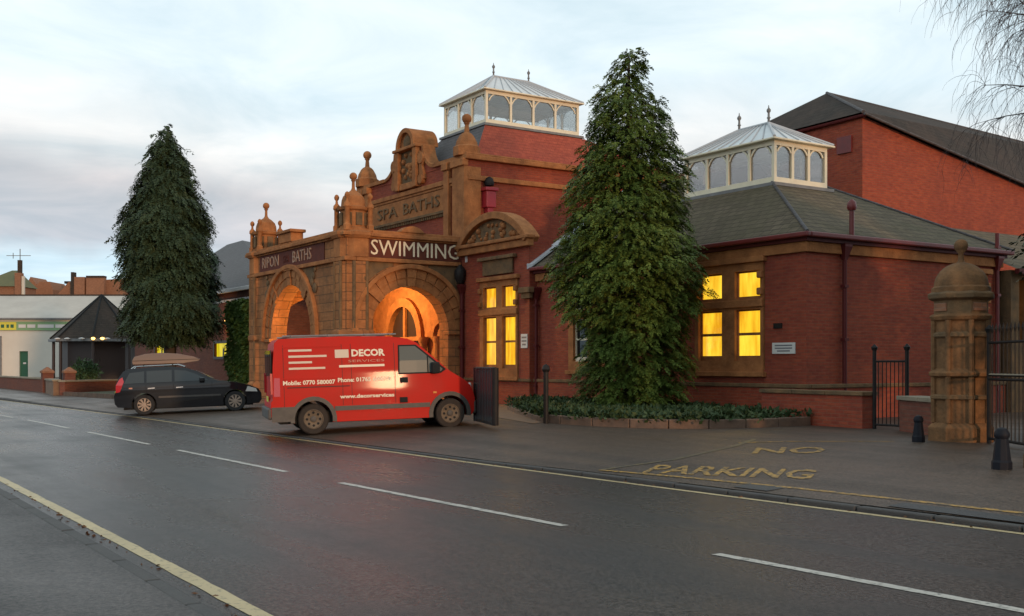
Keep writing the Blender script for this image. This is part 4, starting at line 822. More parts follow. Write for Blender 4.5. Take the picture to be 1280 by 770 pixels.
# ------------------------------------------------------------------ flower bed, walls, pillars, gates
bed = thing('flower_bed', 'planted bed with stone edging along the front of the right wing', 'flower bed', (-18, 15, .26))
out = [(-20.2, 14.25), (-19.6, 14.2), (-18.6, 14.32), (-17.7, 14.6), (-17.0, 15.05), (-16.5, 15.7), (-16.25, 16.5), (-16.2, 17.4), (-16.2, 18.4)]
left = [(-20.2, 14.25), (-22.4, 15.3), (-24.6, 16.4), (-26.7, 17.5), (-28.4, 19.3)]
poly = [(p[0], p[1]) for p in out] + [(-17.8, 18.4), (-17.85, 19.85), (-28.4, 19.85)] + left[:0:-1]
MB().add([(x, y, .36) for x, y in poly], [tuple(range(len(poly)))]).build('soil', 'soil', bed)
def edging(P, h):
    for (a, b) in zip(P[:-1], P[1:]):
        A, B = Vector(a), Vector(b); d = B-A; k = max(1, round(d.length/.8)); n = Vector((d.y, -d.x)).normalized()
        for i in range(k):
            p, q = A+d*(i/k)+d.normalized()*.006, A+d*((i+1)/k)-d.normalized()*.006; vs = [p-n*.11, q-n*.11, q+n*.05, p+n*.05]; dz = random.uniform(-.008, .008)
            MB().add([(x.x, x.y, .15) for x in vs]+[(x.x, x.y, h+dz) for x in vs], [(0, 1, 2, 3), (4, 5, 6, 7), (0, 1, 5, 4), (1, 2, 6, 5), (2, 3, 7, 6), (3, 0, 4, 7)]).build('edging_stone', 'edging', bed, bevel=.02)
edging(out, .45); edging(left, .38)
low_wall('low red brick wall with sandstone coping at the corner of the right wing', (-17.75, 18.75), (-14.75, 18.55), .68, .36, 'brick', 'stone_dark', z=.26)
low_wall('short stub of brick wall with sloping stone cap beside the domed pillar', (-13.75, 18.55), (-12.1, 17.6), .62, .42, 'brick_brown', 'coping', z=.26)
def pillar(x, y, label, rot):
    p = thing('gate_pillar', label, 'pillar', (x, y, .26))
    MB().lathe([(.57, .2), (.57, .50), (.51, .56), (.49, .58)], (x, y, 0), 8, rot).build('plinth', 'stone_pillar', p, bevel=.015)
    MB().lathe([(.46, .56), (.46, 1.36), (.55, 1.39), (.56, 1.45), (.49, 1.50), (.46, 1.52), (.46, 2.34), (.52, 2.37), (.55, 2.43), (.49, 2.47)], (x, y, 0), 8, rot).build('shaft', 'stone_pillar', p, bevel=.01)
    for k in range(8):
        a = rot+R(45*k); MB().tube((x+.47*math.cos(a), y+.47*math.sin(a), .58), (x+.47*math.cos(a), y+.47*math.sin(a), 2.36), .05, n=8).build('rib', 'stone_pillar', p, smooth=40)
    MB().lathe([(.50, .98), (.53, 1.0), (.53, 1.05), (.50, 1.07)], (x, y, 0), 8, rot).build('band', 'stone_dark', p)
    MB().lathe([(.47, 2.05), (.51, 2.08), (.51, 2.13), (.47, 2.16)], (x, y, 0), 8, rot).build('band', 'stone_dark', p)
    MB().lathe([(.47, 2.45), (.47, 2.70), (.57, 2.74), (.58, 2.82), (.50, 2.86)], (x, y, 0), 8, rot).build('cornice', 'stone_dark', p, bevel=.015)
    MB().lathe([(.49, 2.84), (.49, 2.93), (.45, 2.96)]+[(.45*math.cos(t_), 2.96+.42*math.sin(t_)) for t_ in np.linspace(.05, 1.38, 9)]+[(.07, 3.38)], (x, y, 0), 24).build('dome', 'stone_pillar', p, smooth=40)
    MB().lathe([(.08, 3.36), (.05, 3.42), (.045, 3.54), (.075, 3.57)]+[(.12*math.cos(t_), 3.67+.12*math.sin(t_)) for t_ in np.linspace(-.9, 1.55, 8)], (x, y, 0), 14).build('ball_finial', 'stone_pillar', p, smooth=50)
    for k in range(4):
        a = rot+R(22.5+90*k); o = MB().box(-.03, .03, -.14, .14, 2.52, 2.66).build('carved_panel', 'brick_orange', p); o.matrix_parent_inverse = OFF[p.name] @ Matrix.Translation((x+.43*math.cos(a), y+.43*math.sin(a), 0)) @ Matrix.Rotation(a, 4, 'Z')
    return p
pillar(-11.55, 17.0, 'weathered sandstone gate pillar with small dome and ball next to the short wall stub', R(22.5)+.55)
pillar(-8.62, 15.2, 'domed sandstone gate pillar on the far side of the iron gates', R(22.5)+.55)
def gate(name, label, p0, p1, h, z, nbar, rails=(.15, 1.0), spike=True, m='black_iron', mid=None):
    A, B = Vector(p0), Vector(p1); d = B-A; o = thing(name, label, 'gate', (A.x, A.y, z))
    for p, k in ((A, 'post'), (B, 'post')): MB().tube((p.x, p.y, z), (p.x, p.y, z+h+.12), .04, n=8).lathe([(.05, z+h+.12), (.07, z+h+.18), (.01, z+h+.25)], (p.x, p.y, 0), 8).build(k, m, o)
    for r in rails: MB().tube((A.x, A.y, z+h*r), (B.x, B.y, z+h*r), .025, n=6).build('rail', m, o)
    for i in range(1, nbar+1):
        q = A+d*(i/(nbar+1)); t_ = MB().tube((q.x, q.y, z+.08), (q.x, q.y, z+h*rails[-1]+(.16 if spike else 0)), .011, n=6)
        if spike: t_.lathe([(.01, z+h+.1), (.028, z+h+.17), (.002, z+h+.27)], (q.x, q.y, 0), 6)
        t_.build('bar', m, o)
    return o
gate('iron_gate', 'black iron pedestrian gate between the low brick wall and the wall stub', (-14.6, 18.55), (-13.85, 18.6), 1.5, .26, 7, (.06, .93), False)
gt = gate('iron_gate', 'tall black iron gate leaf between the two domed pillars', (-10.85, 16.75), (-9.2, 15.6), 1.75, .26, 13, (.05, .62, .66, .97), True)
MB().tube((-10.85, 16.75, 1.42), (-9.2, 15.6, 1.42), .022).build('lock_rail', 'coping', gt)
# black gate leaf by the van and the iron post at the end of the bed
lf = thing('solid_gate', 'glossy black ribbed metal gate leaf folded open in front of the van', 'gate', (-19.9, 12.5, .26))
A, B = Vector((-19.45, 12.35)), Vector((-21.3, 13.0)); d = B-A; n = Vector((-d.y, d.x)).normalized()
MB().add([(p.x, p.y, z) for z in (.30, 1.5) for p in (A-n*.015, B-n*.015, B+n*.015, A+n*.015)], [(0, 1, 2, 3), (4, 5, 6, 7), (0, 1, 5, 4), (1, 2, 6, 5), (2, 3, 7, 6), (3, 0, 4, 7)]).build('backing_sheet', 'black_gloss', lf)
for i in range(13):
    q = A+d*(i/12); MB().tube((q.x, q.y, .29), (q.x, q.y, 1.52), .055 if i not in (0, 12) else .07, n=14).build('rib', 'black_gloss' if i else 'black_iron', lf, smooth=40)
for z in (.33, 1.49): MB().tube((A.x, A.y, z), (B.x, B.y, z), .045, n=8).build('rail', 'black_iron', lf)
gp = thing('iron_post', 'slim black iron gate post at the left tip of the flower bed', 'post', (-20.0, 14.05, .26))
MB().tube((-20.0, 14.05, .2), (-20.0, 14.05, 1.42), .06, n=10).build('shaft', 'black_iron', gp); MB().lathe([(.07, 1.42), (.1, 1.48), (.07, 1.56), (.01, 1.6)], (-20.0, 14.05, 0), 10).build('cap', 'black_iron', gp, smooth=40)
def bollard(x, y, label, s=1):
    z = zf(x, y); b = thing('bollard', label, 'bollard', (x, y, z))
    MB().lathe([(.135*s, z-.05), (.135*s, z+.09), (.12*s, z+.12), (.085*s, z+.42*s)], (x, y, 0), 8, R(22.5)).build('shaft', 'bollard', b, bevel=.008)
    MB().lathe([(.08*s, z+.40*s), (.10*s, z+.44*s), (.10*s, z+.48*s), (.07*s, z+.54*s), (.015, z+.56*s)], (x, y, 0), 12).build('cap', 'bollard', b, smooth=40)
bollard(-8.42, 13.28, 'squat black cast iron bollard standing alone on the forecourt', .98); bollard(-11.72, 16.05, 'small black bollard at the foot of the domed pillar', .82)
st = thing('kerb_block', 'rough stone block lying at the foot of the far gate pillar', 'stone', (-8.0, 13.75, .26)); MB().box(-8.3, -7.7, 13.55, 14.0, .2, .42).build('block', 'stone_dark', st, bevel=.03)

# ------------------------------------------------------------------ vegetation
def kites(P, D, ln, wd, up=None):
    """leaf kites: base P, direction D, length and width arrays"""
    n = len(P); D = D/np.linalg.norm(D, axis=1, keepdims=True); rnd = rng.normal(size=(n, 3)); S = np.cross(D, rnd); S /= np.linalg.norm(S, axis=1, keepdims=True)+1e-9
    ln = np.asarray(ln).reshape(-1, 1); wd = np.asarray(wd).reshape(-1, 1)
    V = np.stack([P, P+D*ln*.45+S*wd/2, P+D*ln, P+D*ln*.45-S*wd/2], 1).reshape(-1, 3); return V
def leaf_obj(name, V, m, parent, kind=None):
    n = len(V)//4; me = bpy.data.meshes.new(name); me.vertices.add(len(V)); me.vertices.foreach_set('co', V.astype(np.float32).ravel())
    me.loops.add(4*n); me.loops.foreach_set('vertex_index', np.arange(4*n, dtype=np.int32)); me.polygons.add(n)
    me.polygons.foreach_set('loop_start', np.arange(0, 4*n, 4, dtype=np.int32)); me.polygons.foreach_set('loop_total', np.full(n, 4, dtype=np.int32)); me.update(); me.validate()
    me.materials.append(MT[m]); o = bpy.data.objects.new(name, me); C.objects.link(o)
    if kind: o['kind'] = kind
    return attach(o, parent)
def conifer(label, base, prof, m, nbr, spray, leaf, droop, trunk_r, rag=.2, npair=11):
    """prof rows: (z, left offset, right offset) of the outline in metres across the view; boughs carry flat drooping fern-like sprays"""
    t = thing('conifer_tree', label, 'tree', base); x0, y0, zb = base; right = np.array([.549, .836, 0]); away = np.array([-.836, .549, 0])
    zs, l, r = [np.array(c) for c in zip(*prof)]; top = zs.max(); o = np.argsort(zs); zs, l, r = zs[o], l[o], r[o]
    MB().lathe([(trunk_r, zb-.05), (trunk_r*.8, zb+1), (trunk_r*.5, zb+(top-zb)*.6), (.03, top-.2)], (x0, y0, 0), 10).build('trunk', 'bark', t, smooth=40)
    hh = np.linspace(zs[0], zs[-1], 200); cum = np.cumsum(np.interp(hh, zs, (r-l)/2)+.12); cum /= cum[-1]
    C0, AX, LT, SL = [], [], [], []; rmax = max((r-l)/2)
    for i in range(nbr):
        h = np.interp((i+.5)/nbr, cum, hh); az = i*2.399963+rng.normal()*.3
        L_, R_ = np.interp(h, zs, l), np.interp(h, zs, r); c = (L_+R_)/2
        rad = (R_-L_)/2*np.clip(1.0-rag*abs(rng.normal())+.6*rag*rng.random()+.08*math.sin(h*2.3+az*2)+.07*math.sin(h*4.1-az*3), .45, 1.18)
        dirv = right*math.cos(az)+away*math.sin(az); tip = np.array([x0, y0, h])+right*c+dirv*max(rad, .06); root = np.array([x0, y0, min(h+.2+.15*rad, top-.02)])+right*c*.6
        if i % 9 == 0 and rad > .4: MB().tube(root, tip*.8+root*.2, .03, .01, 5).build('limb', 'bark', t, smooth=40)
        side = np.cross(dirv, [0, 0, 1.]); ns = int(4+9*min(1, rad/rmax)); big = .75+.6*rng.random()
        for q in range(ns):
            f = 1-.6*rng.random()**1.6*(q > 0); lat = rng.normal()*spray*.75*min(1, rad/(.4*rmax)+.2)
            C0.append(root+(tip-root)*f+side*lat+np.array([0, 0, rng.normal()*spray*.3]))
            a = dirv*(.6+.3*rng.random())+side*(lat/spray*.35+rng.normal()*.25)+np.array([0, 0, -droop*(.35+.9*rng.random())]); AX.append(a/np.linalg.norm(a))
            b = side+dirv*rng.normal()*.25+np.array([0, 0, rng.normal()*.3]); LT.append(b); SL.append(spray*big*(.7+.5*rng.random())*min(1, .45+rad))
    C0, AX, LT, SL = map(np.array, (C0, AX, LT, SL)); n = len(C0); LT -= AX*(LT*AX).sum(1, keepdims=True); LT /= np.linalg.norm(LT, axis=1, keepdims=True); NM = np.cross(AX, LT)
    PV, DV, SV, LN = [], [], [], []
    for k in range(npair*2+1):
        sgn = 0 if k == npair*2 else (1 if k % 2 else -1); tt = (k//2+.5)/npair if sgn else .8
        tt = np.clip(tt+rng.normal(size=n)*.05, 0, 1.05); bend = (tt**2*.22)[:, None]*np.array([0, 0, -1.])
        P = C0+(AX+bend)*(SL*tt)[:, None]+NM*(rng.normal(size=n)*.05*SL)[:, None]
        D = AX*(.62+.3*tt[:, None])+LT*sgn*(.95-.45*tt[:, None])+bend+rng.normal(size=(n, 3))*.16
        PV.append(P); DV.append(D); SV.append(LT*1.0-AX*sgn*.8+NM*rng.normal(size=(n, 1))*.35); LN.append(leaf[0]*(1.25-.75*tt)*(.75+.5*rng.random(n)))
    P, D, S_, LN = np.concatenate(PV), np.concatenate(DV), np.concatenate(SV), np.concatenate(LN); D /= np.linalg.norm(D, axis=1, keepdims=True); S_ -= D*(S_*D).sum(1, keepdims=True); S_ /= np.linalg.norm(S_, axis=1, keepdims=True)+1e-9
    wd = (leaf[1]*(.75+.5*rng.random(len(P))))[:, None]; ln = LN[:, None]
    V = np.stack([P, P+D*ln*.45+S_*wd/2, P+D*ln, P+D*ln*.45-S_*wd/2], 1); V = V[P[:, 2] > zb+.05].reshape(-1, 3)
    leaf_obj('crown', V, m, t); return t
Yt = 27.6; bx_, by_ = cam2w(786, Yt); S = Yt/1354
pr = [(62, 786, 795), (72, 774, 803), (88, 766, 803), (102, 764, 802), (122, 748, 817), (150, 740, 835), (185, 730, 846), (220, 722, 850), (260, 713, 854), (300, 699, 863), (340, 691, 873), (365, 696, 871), (390, 711, 866), (412, 725, 860), (460, 728, 856), (495, 731, 850), (512, 736, 844)]
conifer('tall green cypress standing in the flower bed before the right wing', (bx_, by_, .36), [(1.6+(455-y)*S, (a-786)*S, (b-786)*S) for y, a, b in pr], 'needles_green', 1700, .21, (.085, .030), .5, .2, .20, 9)
Yt = 51; bx_, by_ = cam2w(213, Yt); S = Yt/1354
pr = [(160, 206, 210), (172, 200, 214), (188, 192, 221), (205, 188, 228), (230, 178, 236), (255, 167, 247), (280, 160, 253), (310, 156, 259), (340, 163, 262), (370, 166, 266), (395, 160, 268), (412, 163, 262), (424, 178, 248)]
conifer('big dark drooping conifer behind the black estate car', (bx_, by_, .34), [(1.6+(455-y)*S, (a-213)*S, (b-213)*S) for y, a, b in pr], 'needles_dark', 1350, .42, (.16, .055), .85, .35, .24, 10)
# low ground cover in the bed: nobody could count it
def inside(x, y, P):
    c = False; j = len(P)-1
    for i in range(len(P)):
        if (P[i][1] > y) != (P[j][1] > y) and x < (P[j][0]-P[i][0])*(y-P[i][1])/(P[j][1]-P[i][1])+P[i][0]: c = not c
        j = i
    return c
pts = []
while len(pts) < 900:
    x, y = random.uniform(-28.4, -16.3), random.uniform(14.3, 19.8)
    if inside(x, y, poly) and random.random() < (1 if y < 17 else .45): pts.append((x, y))
P = np.repeat(np.array([(x, y, .36) for x, y in pts]), 26, 0); k = len(P); P += np.c_[rng.normal(size=k)*.12, rng.normal(size=k)*.12, rng.random(k)*.20]
D = np.c_[rng.normal(size=(k, 2)), .5+rng.random(k)*.6]
tag(leaf_obj('ground_cover', kites(P, D, .08+.09*rng.random(k), .045+.04*rng.random(k)), 'leaf_cover', None), 'low dense green ground cover filling the flower bed', 'plants', kind='stuff')
# ivy on the west wing
iv = thing('ivy', 'tall mass of green ivy climbing the brick wall left of the porch', 'ivy', (-52, 17.9, .26))
k = 9000; u_ = rng.uniform(-52.5, -49.8, k); z_ = .3+4.4*rng.random(k)**.9; P = np.c_[u_+.15*rng.normal(size=k), 17.9-.22*rng.random(k)*(1+.6*np.sin(z_*3+u_*2)), z_]
D = np.c_[rng.normal(size=k)*.6, -.5-rng.random(k), -.5+rng.normal(size=k)*.5]; leaf_obj('leaves', kites(P, D, .12+.14*rng.random(k), .10+.08*rng.random(k)), 'leaf_ivy', iv)
mb = MB()
for i in range(7): a = -52.3+i*.35; mb.tube((a, 17.93, .2), (a+.3, 17.93, 4.3), .03, .012, 5)
mb.build('stem', 'bark', iv)
def bush(label, x, y, z, r, h, m, k, leaf=.14, name='shrub'):
    t = thing(name, label, 'shrub', (x, y, z)); d = rng.normal(size=(k, 3)); d /= np.linalg.norm(d, axis=1, keepdims=True); q = rng.random(k)**.4
    P = np.c_[x+d[:, 0]*r*q, y+d[:, 1]*r*q, z+h*.55+d[:, 2]*h*.5*q]; P += rng.normal(size=(k, 3))*r*.12; P = P[P[:, 2] > z]; D = d[:len(P)]+np.array([0, 0, .3])
    leaf_obj('leaves', kites(P, D, leaf*(.6+.8*rng.random(len(P))), leaf*.5*(.6+.8*rng.random(len(P)))), m, t); mb = MB()
    for i in range(5): a = i*1.3; mb.tube((x, y, z-.05), (x+r*.5*math.cos(a), y+r*.5*math.sin(a), z+h*.7), .025, .008, 5)
    mb.build('stem', 'bark', t)
q = cam2w(106, 70); bush('small rounded shrub in front of the kiosk', q[0], q[1], .26, .9, 1.5, 'leaf_bush', 1500, .2)
bush('dark evergreen shrub behind the iron gates', -10.8, 20.2, .26, .9, 1.9, 'leaf_bush', 3500, .12)
conifer('broad evergreen whose leafy tips reach over the far gate pillar', (-7.6, 19.2, .26), [(z, -a, a) for z, a in ((.5, 1.6), (1.5, 2.4), (2.6, 2.75), (3.6, 2.85), (4.6, 2.6), (6, 2.0), (7.5, 1.2), (8.8, .3))], 'needles_dark', 420, .42, (.17, .06), .7, .2, .18)
conifer('unseen dense evergreen added inside the gates to shade the right wing', (-6.0, 25.0, .26), [(z, -a, a) for z, a in ((.5, 2.2), (1.5, 2.9), (2.6, 3.2), (4.2, 3.1), (6, 2.5), (8, 1.5), (9.6, .3))], 'needles_dark', 420, .42, (.17, .06), .7, .2, .18)  # out of view, added to keep the low sun off the wing's side wall
# brown leaf litter in the gutters
k = 450; uu = rng.uniform(-30, 2, k); near_ = rng.random(k) < .55; vv = np.array([vnear(a)-.04-abs(rng.normal())*.07 if b else vfar(a)+.10-abs(rng.normal())*.05 for a, b in zip(uu, near_)])
P = np.c_[uu, vv, [zroad(a, b)+.006 for a, b in zip(uu, vv)]]; D = np.c_[rng.normal(size=(k, 2)), .12*rng.random(k)]
tag(leaf_obj('leaf_litter', kites(P, D, .02+.04*rng.random(k), .012+.02*rng.random(k)), 'litter', None), 'scattered brown leaf litter lying in the gutters of the road', 'leaves', kind='stuff')
# bare birch, trunk outside the picture
bt = thing('birch_tree', 'bare weeping birch hanging its fine twigs over the gates', 'tree', (-10.0, 19.6, .26))
tr = MB(); br = MB(); tw = MB()
base = Vector((-10.0, 19.6, .26)); pts = [base, base+Vector((.05, .1, 3)), base+Vector((-.1, 0, 6)), base+Vector((.1, .1, 9)), base+Vector((0, 0, 12.5))]
for a, b, r0, r1 in zip(pts[:-1], pts[1:], (.2, .16, .12, .08), (.16, .12, .08, .02)): tr.tube(a, b, r0, r1, 10)
cr_ = Vector((.549, .836, 0)); ca = Vector((-.836, .549, 0)); random.seed(21)
def twig(p, d, ln, r, lvl):
    n = 6; q = p.copy()
    for i in range(n):
        d = (d+Vector((random.gauss(0, .12), random.gauss(0, .12), -.20-.05*i+random.gauss(0, .07)))).normalized(); q2 = q+d*ln/n; tw.tube(q, q2, r*(1-i/n*.7), r*(1-(i+1)/n*.7), 3); q = q2
        if lvl and random.random() < .75: twig(q, (d+Vector((random.gauss(0, .7), random.gauss(0, .7), random.gauss(0, .3)))).normalized(), ln*.55, r*.7, lvl-1)
for i in range(44):
    h = 5.8+6.0*((i*.618) % 1); az = -math.pi+random.uniform(-1.35, 1.35) if i % 4 else random.uniform(-3, 3); d = (cr_*math.cos(az)+ca*math.sin(az)+Vector((0, 0, random.uniform(.35, .9)))).normalized(); p = base+Vector((0, 0, h-.26)); ln = random.uniform(2.6, 4.2); r = .03
    for k in range(7):
        d = (d+Vector((random.gauss(0, .14), random.gauss(0, .14), -.07+random.gauss(0, .08)))).normalized(); q = p+d*ln/7; br.tube(p, q, r*(1-k/9), r*(1-(k+1)/9), 6); p = q
        if k > 0:
            for _ in range(5): twig(p, (d*.6+Vector((random.gauss(0, .6), random.gauss(0, .6), random.gauss(-.1, .3)))).normalized(), random.uniform(.6, 1.35), .0055, 1)
tr.build('trunk', 'birch_bark', bt, smooth=40); br.build('limb', 'birch_bark', bt, smooth=40); o = tw.build('twigs', 'twig', bt); o['kind'] = 'stuff'

# ------------------------------------------------------------------ vehicles
def body_mesh(name, outline, hw, parent, m, xcuts, zcuts, bevel=.04):
    """side outline (x,z) extruded to both flanks; hw(x,z) gives the half width"""
    mb = MB().prism(outline, lambda a, b, d: (a, d, b), -1, 1); me = bpy.data.meshes.new(name); me.from_pydata(mb.v, [], mb.f); bm = bmesh.new(); bm.from_mesh(me)
    for x in xcuts: bmesh.ops.bisect_plane(bm, geom=bm.verts[:]+bm.edges[:]+bm.faces[:], plane_co=(x, 0, 0), plane_no=(1, 0, 0))
    for z in zcuts: bmesh.ops.bisect_plane(bm, geom=bm.verts[:]+bm.edges[:]+bm.faces[:], plane_co=(0, 0, z), plane_no=(0, 0, 1))
    for s in (-.5, 0, .5): bmesh.ops.bisect_plane(bm, geom=bm.verts[:]+bm.edges[:]+bm.faces[:], plane_co=(0, s, 0), plane_no=(0, 1, 0))
    for v in bm.verts: v.co.y *= hw(v.co.x, v.co.z)
    bmesh.ops.recalc_face_normals(bm, faces=bm.faces); bm.to_mesh(me); bm.free(); me.materials.append(MT[m]); shade(me, 50)
    o = bpy.data.objects.new(name, me); C.objects.link(o); b = o.modifiers.new('bevel', 'BEVEL'); b.width = bevel; b.segments = 3; b.limit_method = 'ANGLE'; b.angle_limit = R(55); b.harden_normals = False
    return attach(o, parent, True)
def flank(name, P, hw, m, parent, s, off=.006, cuts=(), th=.02):
    """a panel lying on a flank (s = -1 right, 1 left)"""
    me = bpy.data.meshes.new(name); mb = MB().prism(P, lambda a, b, d: (a, d, b), 0, 1); me.from_pydata(mb.v, [], mb.f); bm = bmesh.new(); bm.from_mesh(me)
    for x in cuts: bmesh.ops.bisect_plane(bm, geom=bm.verts[:]+bm.edges[:]+bm.faces[:], plane_co=(x, 0, 0), plane_no=(1, 0, 0))
    for z in (.35, .55, .75, .84, .92, 1.0, 1.05, 1.2, 1.3, 1.32, 1.55, 1.8): bmesh.ops.bisect_plane(bm, geom=bm.verts[:]+bm.edges[:]+bm.faces[:], plane_co=(0, 0, z), plane_no=(0, 0, 1))
    for v in bm.verts: v.co.y = s*(hw(v.co.x, v.co.z)+(off if v.co.y > .5 else off-th))
    bmesh.ops.recalc_face_normals(bm, faces=bm.faces); bm.to_mesh(me); bm.free(); me.materials.append(MT[m]); o = bpy.data.objects.new(name, me); C.objects.link(o); return attach(o, parent, True)
def wheel(parent, x, y, r, w, mt_, mr_, spokes, z=None):
    s = 1 if y > 0 else -1; Mx = Matrix.Rotation(R(-90*s), 3, 'X')
    ty = MB().lathe([(r*.62, -w/2), (r*.93, -w/2), (r, -w*.36), (r, w*.36), (r*.93, w/2), (r*.64, w/2), (r*.62, w*.3)], (x, y, r), 28, 0, Mx).build('wheel', mt_, parent, smooth=35, local=True)
    MB().lathe([(r*.66, w*.2), (r*.66, w*.48), (r*.6, w*.5), (r*.57, w*.40), (r*.2, w*.30), (r*.17, w*.44), (.01, w*.46)], (x, y, r), 24, 0, Mx).build('rim', mr_ if not spokes else 'under', ty, smooth=35, local=True)
    if not spokes:
        for k in range(8):
            a = 2*math.pi*k/8; MB().lathe([(.028, w*.36), (.028, w*.40), (.005, w*.405)], (x+r*.42*math.cos(a), y, r+r*.42*math.sin(a)), 10, 0, Mx).build('vent_hole', 'under', ty, local=True)
        MB().lathe([(r*.19, w*.3), (r*.19, w*.49), (r*.12, w*.53), (.01, w*.54)], (x, y, r), 16, 0, Mx).build('hub_cap', 'grey_plastic', ty, smooth=40, local=True)
    if spokes:
        sp = MB()
        for k in range(spokes):
            a = 2*math.pi*k/spokes; c, d_ = math.cos(a), math.sin(a); q = []
            for rr_, ww in ((r*.16, .018), (r*.62, .034)):
                for t_ in (-1, 1): q.append((x+c*rr_-d_*ww*t_, y+s*(w*.47), r+d_*rr_+c*ww*t_))
            sp.add(q+[(a_, b_-s*.03, c_) for a_, b_, c_ in q], [(0, 1, 3, 2), (4, 5, 7, 6), (0, 1, 5, 4), (2, 3, 7, 6), (0, 2, 6, 4), (1, 3, 7, 5)])
        sp.lathe([(r*.2, w*.3), (r*.2, w*.48), (.01, w*.5)], (x, y, r), 16, 0, Mx); sp.build('spokes', mr_, ty, local=True)
        rg = MB().lathe([(r*.66, w*.3), (r*.67, w*.49), (r*.60, w*.5), (r*.59, w*.3)], (x, y, r), 28, 0, Mx); rg.build('rim_ring', mr_, ty, smooth=35, local=True)
    return ty
def arch_pts(c, r, zc, z0_, n=12):
    a = math.asin((z0_-zc)/r); return [(c+r*math.cos(t_), zc+r*math.sin(t_)) for t_ in np.linspace(a, math.pi-a, n)]
# --- red van
hd_ = R(73.5); rear = Vector((-22.12, 9.35)); rn = Vector((math.sin(hd_), -math.cos(hd_))); ax = rear-rn*.84
van = thing('panel_van', 'red panel van with white decorator lettering parked nose-in on the forecourt', 'van', (ax.x, ax.y, zf(ax.x, ax.y)), (0, -R(1.7), hd_))
def hv(x, z):
    w = .985-.045*max(0, (z-.84))/1.1 - (.06*max(0, (z-1.55))/.55)
    if x > 2.3: w *= 1-.16*((x-2.3)/1.35)**2
    if x < -.5: w *= 1-.02*((-.5-x)/.4)**2
    return w
ol = [(-.86, .36), (-.90, .42), (-.90, .72), (-.86, .78), (-.84, 1.5), (-.79, 2.0), (-.70, 2.09), (.6, 2.12), (1.7, 2.10), (2.12, 2.04), (2.32, 1.95), (2.98, 1.36), (3.1, 1.27), (3.42, 1.08), (3.56, .95), (3.62, .80), (3.66, .66), (3.66, .42), (3.58, .29), (3.50, .27)]
ol += arch_pts(3.05, .42, .33, .27) + [(2.55, .26), (.48, .26)] + arch_pts(0, .42, .33, .26) + [(-.5, .30)]
XC = [-.6, -.3, 0, .3, .7, 1.2, 1.85, 2.3, 2.6, 2.85, 3.05, 3.25, 3.45]; ZC = [.55, .84, 1.0, 1.3, 1.55, 1.8]
body_mesh('body', ol, hv, van, 'van_red', XC, ZC, .045)
MB().box(-.7, 3.4, -.8, .8, .24, .5).build('underbody', 'under', van, local=True)
for s in (-1, 1):
    dg = flank('side_window', [(1.90, 1.90), (2.30, 1.90), (2.98, 1.33), (2.86, 1.25), (1.88, 1.25)], hv, 'under', van, s, .008, (2.3, 2.6))
    g1 = flank('pane', [(1.93, 1.87), (2.28, 1.87), (2.54, 1.65), (2.54, 1.28), (1.91, 1.28)], hv, 'glass_screen', dg, s, .014, (2.3,)); flank('quarter_pane', [(2.57, 1.62), (2.90, 1.34), (2.86, 1.29), (2.57, 1.28)], hv, 'glass_screen', dg, s, .014, (2.6,))
    flank('rub_strip', [(.46, .50), (2.58, .50), (2.58, .60), (.46, .60)], hv, 'grey_plastic', van, s, .022, (1.2, 2.3))
    flank('rear_quarter_trim', [(-.89, .30), (-.44, .30), (-.42, .45), (-.36, .62), (-.89, .62)], hv, 'grey_plastic', van, s, .018, (-.6,))
    for c in (0, 3.05):
        tr_ = MB(); O, I = [], []
        for t_ in np.linspace(R(-8), R(188), 15):
            for lst, r_ in ((O, .50), (I, .41)): lst.append((c+r_*math.cos(t_), .33+r_*math.sin(t_)))
        for i in range(14):
            q = [O[i], O[i+1], I[i+1], I[i]]; tr_.add([(x, s*(hv(x, z)+.02), z) for x, z in q]+[(x, s*(hv(x, z)-.12), z) for x, z in q], [(0, 1, 2, 3), (0, 1, 5, 4), (2, 3, 7, 6), (1, 2, 6, 5), (0, 3, 7, 4)])
        tr_.build('arch_trim', 'grey_plastic', van, local=True)
    # pressed panel outlines and door gaps
    for P in ([(-.62, 1.22), (.64, 1.22), (.64, 1.245), (-.62, 1.245)], [(-.62, 1.90), (.64, 1.90), (.64, 1.92), (-.62, 1.92)]): flank('pressed_line', P, hv, 'van_red', van, s, .012, (0,))
    for x in (-.62, .64, .84, 1.80): flank('panel_gap', [(x, .62), (x+.012, .62), (x+.012, 1.95), (x, 1.95)], hv, 'maroon_dark' , van, s, .003)
    flank('slide_rail', [(.0-.55, 1.02), (.80, 1.02), (.80, 1.045), (-.55, 1.045)], hv, 'maroon_dark', van, s, .006, (0,))
    for x, z in ((1.92, 1.06), (1.90, .62)): flank('door_handle', [(x, z), (x+.17, z), (x+.17, z+.12), (x, z+.12)], hv, 'under', van, s, .03)
    flank('tail_lamp', [(-.835, .85), (-.70, .85), (-.70, 1.25), (-.82, 1.25)], hv, 'tail_red', van, s, .004)
    flank('marker_lamp', [(2.66, .80), (2.74, .80), (2.74, .84), (2.66, .84)], hv, 'orange_lens', van, s, .012)
    MB().box(2.62, 2.80, min(s*.96, s*1.16), max(s*.96, s*1.16), 1.24, 1.50).build('door_mirror', 'under', van, bevel=.04, local=True)
    wheel(van, 0, s*.84, .335, .21, 'tyre_dusty', 'rim_dusty', 0); w_ = wheel(van, 3.05, s*.84, .335, .21, 'tyre_dusty', 'rim_dusty', 0)
    MB().tube((-.6, s*.72, 2.145), (1.9, s*.72, 2.145), .022).build('roof_rail', 'lead', van, local=True)
    MB().box(3.50, 3.60, min(s*.55, s*.80), max(s*.55, s*.80), .80, 1.0).build('headlight', 'lamp_clear', van, bevel=.03, local=True)
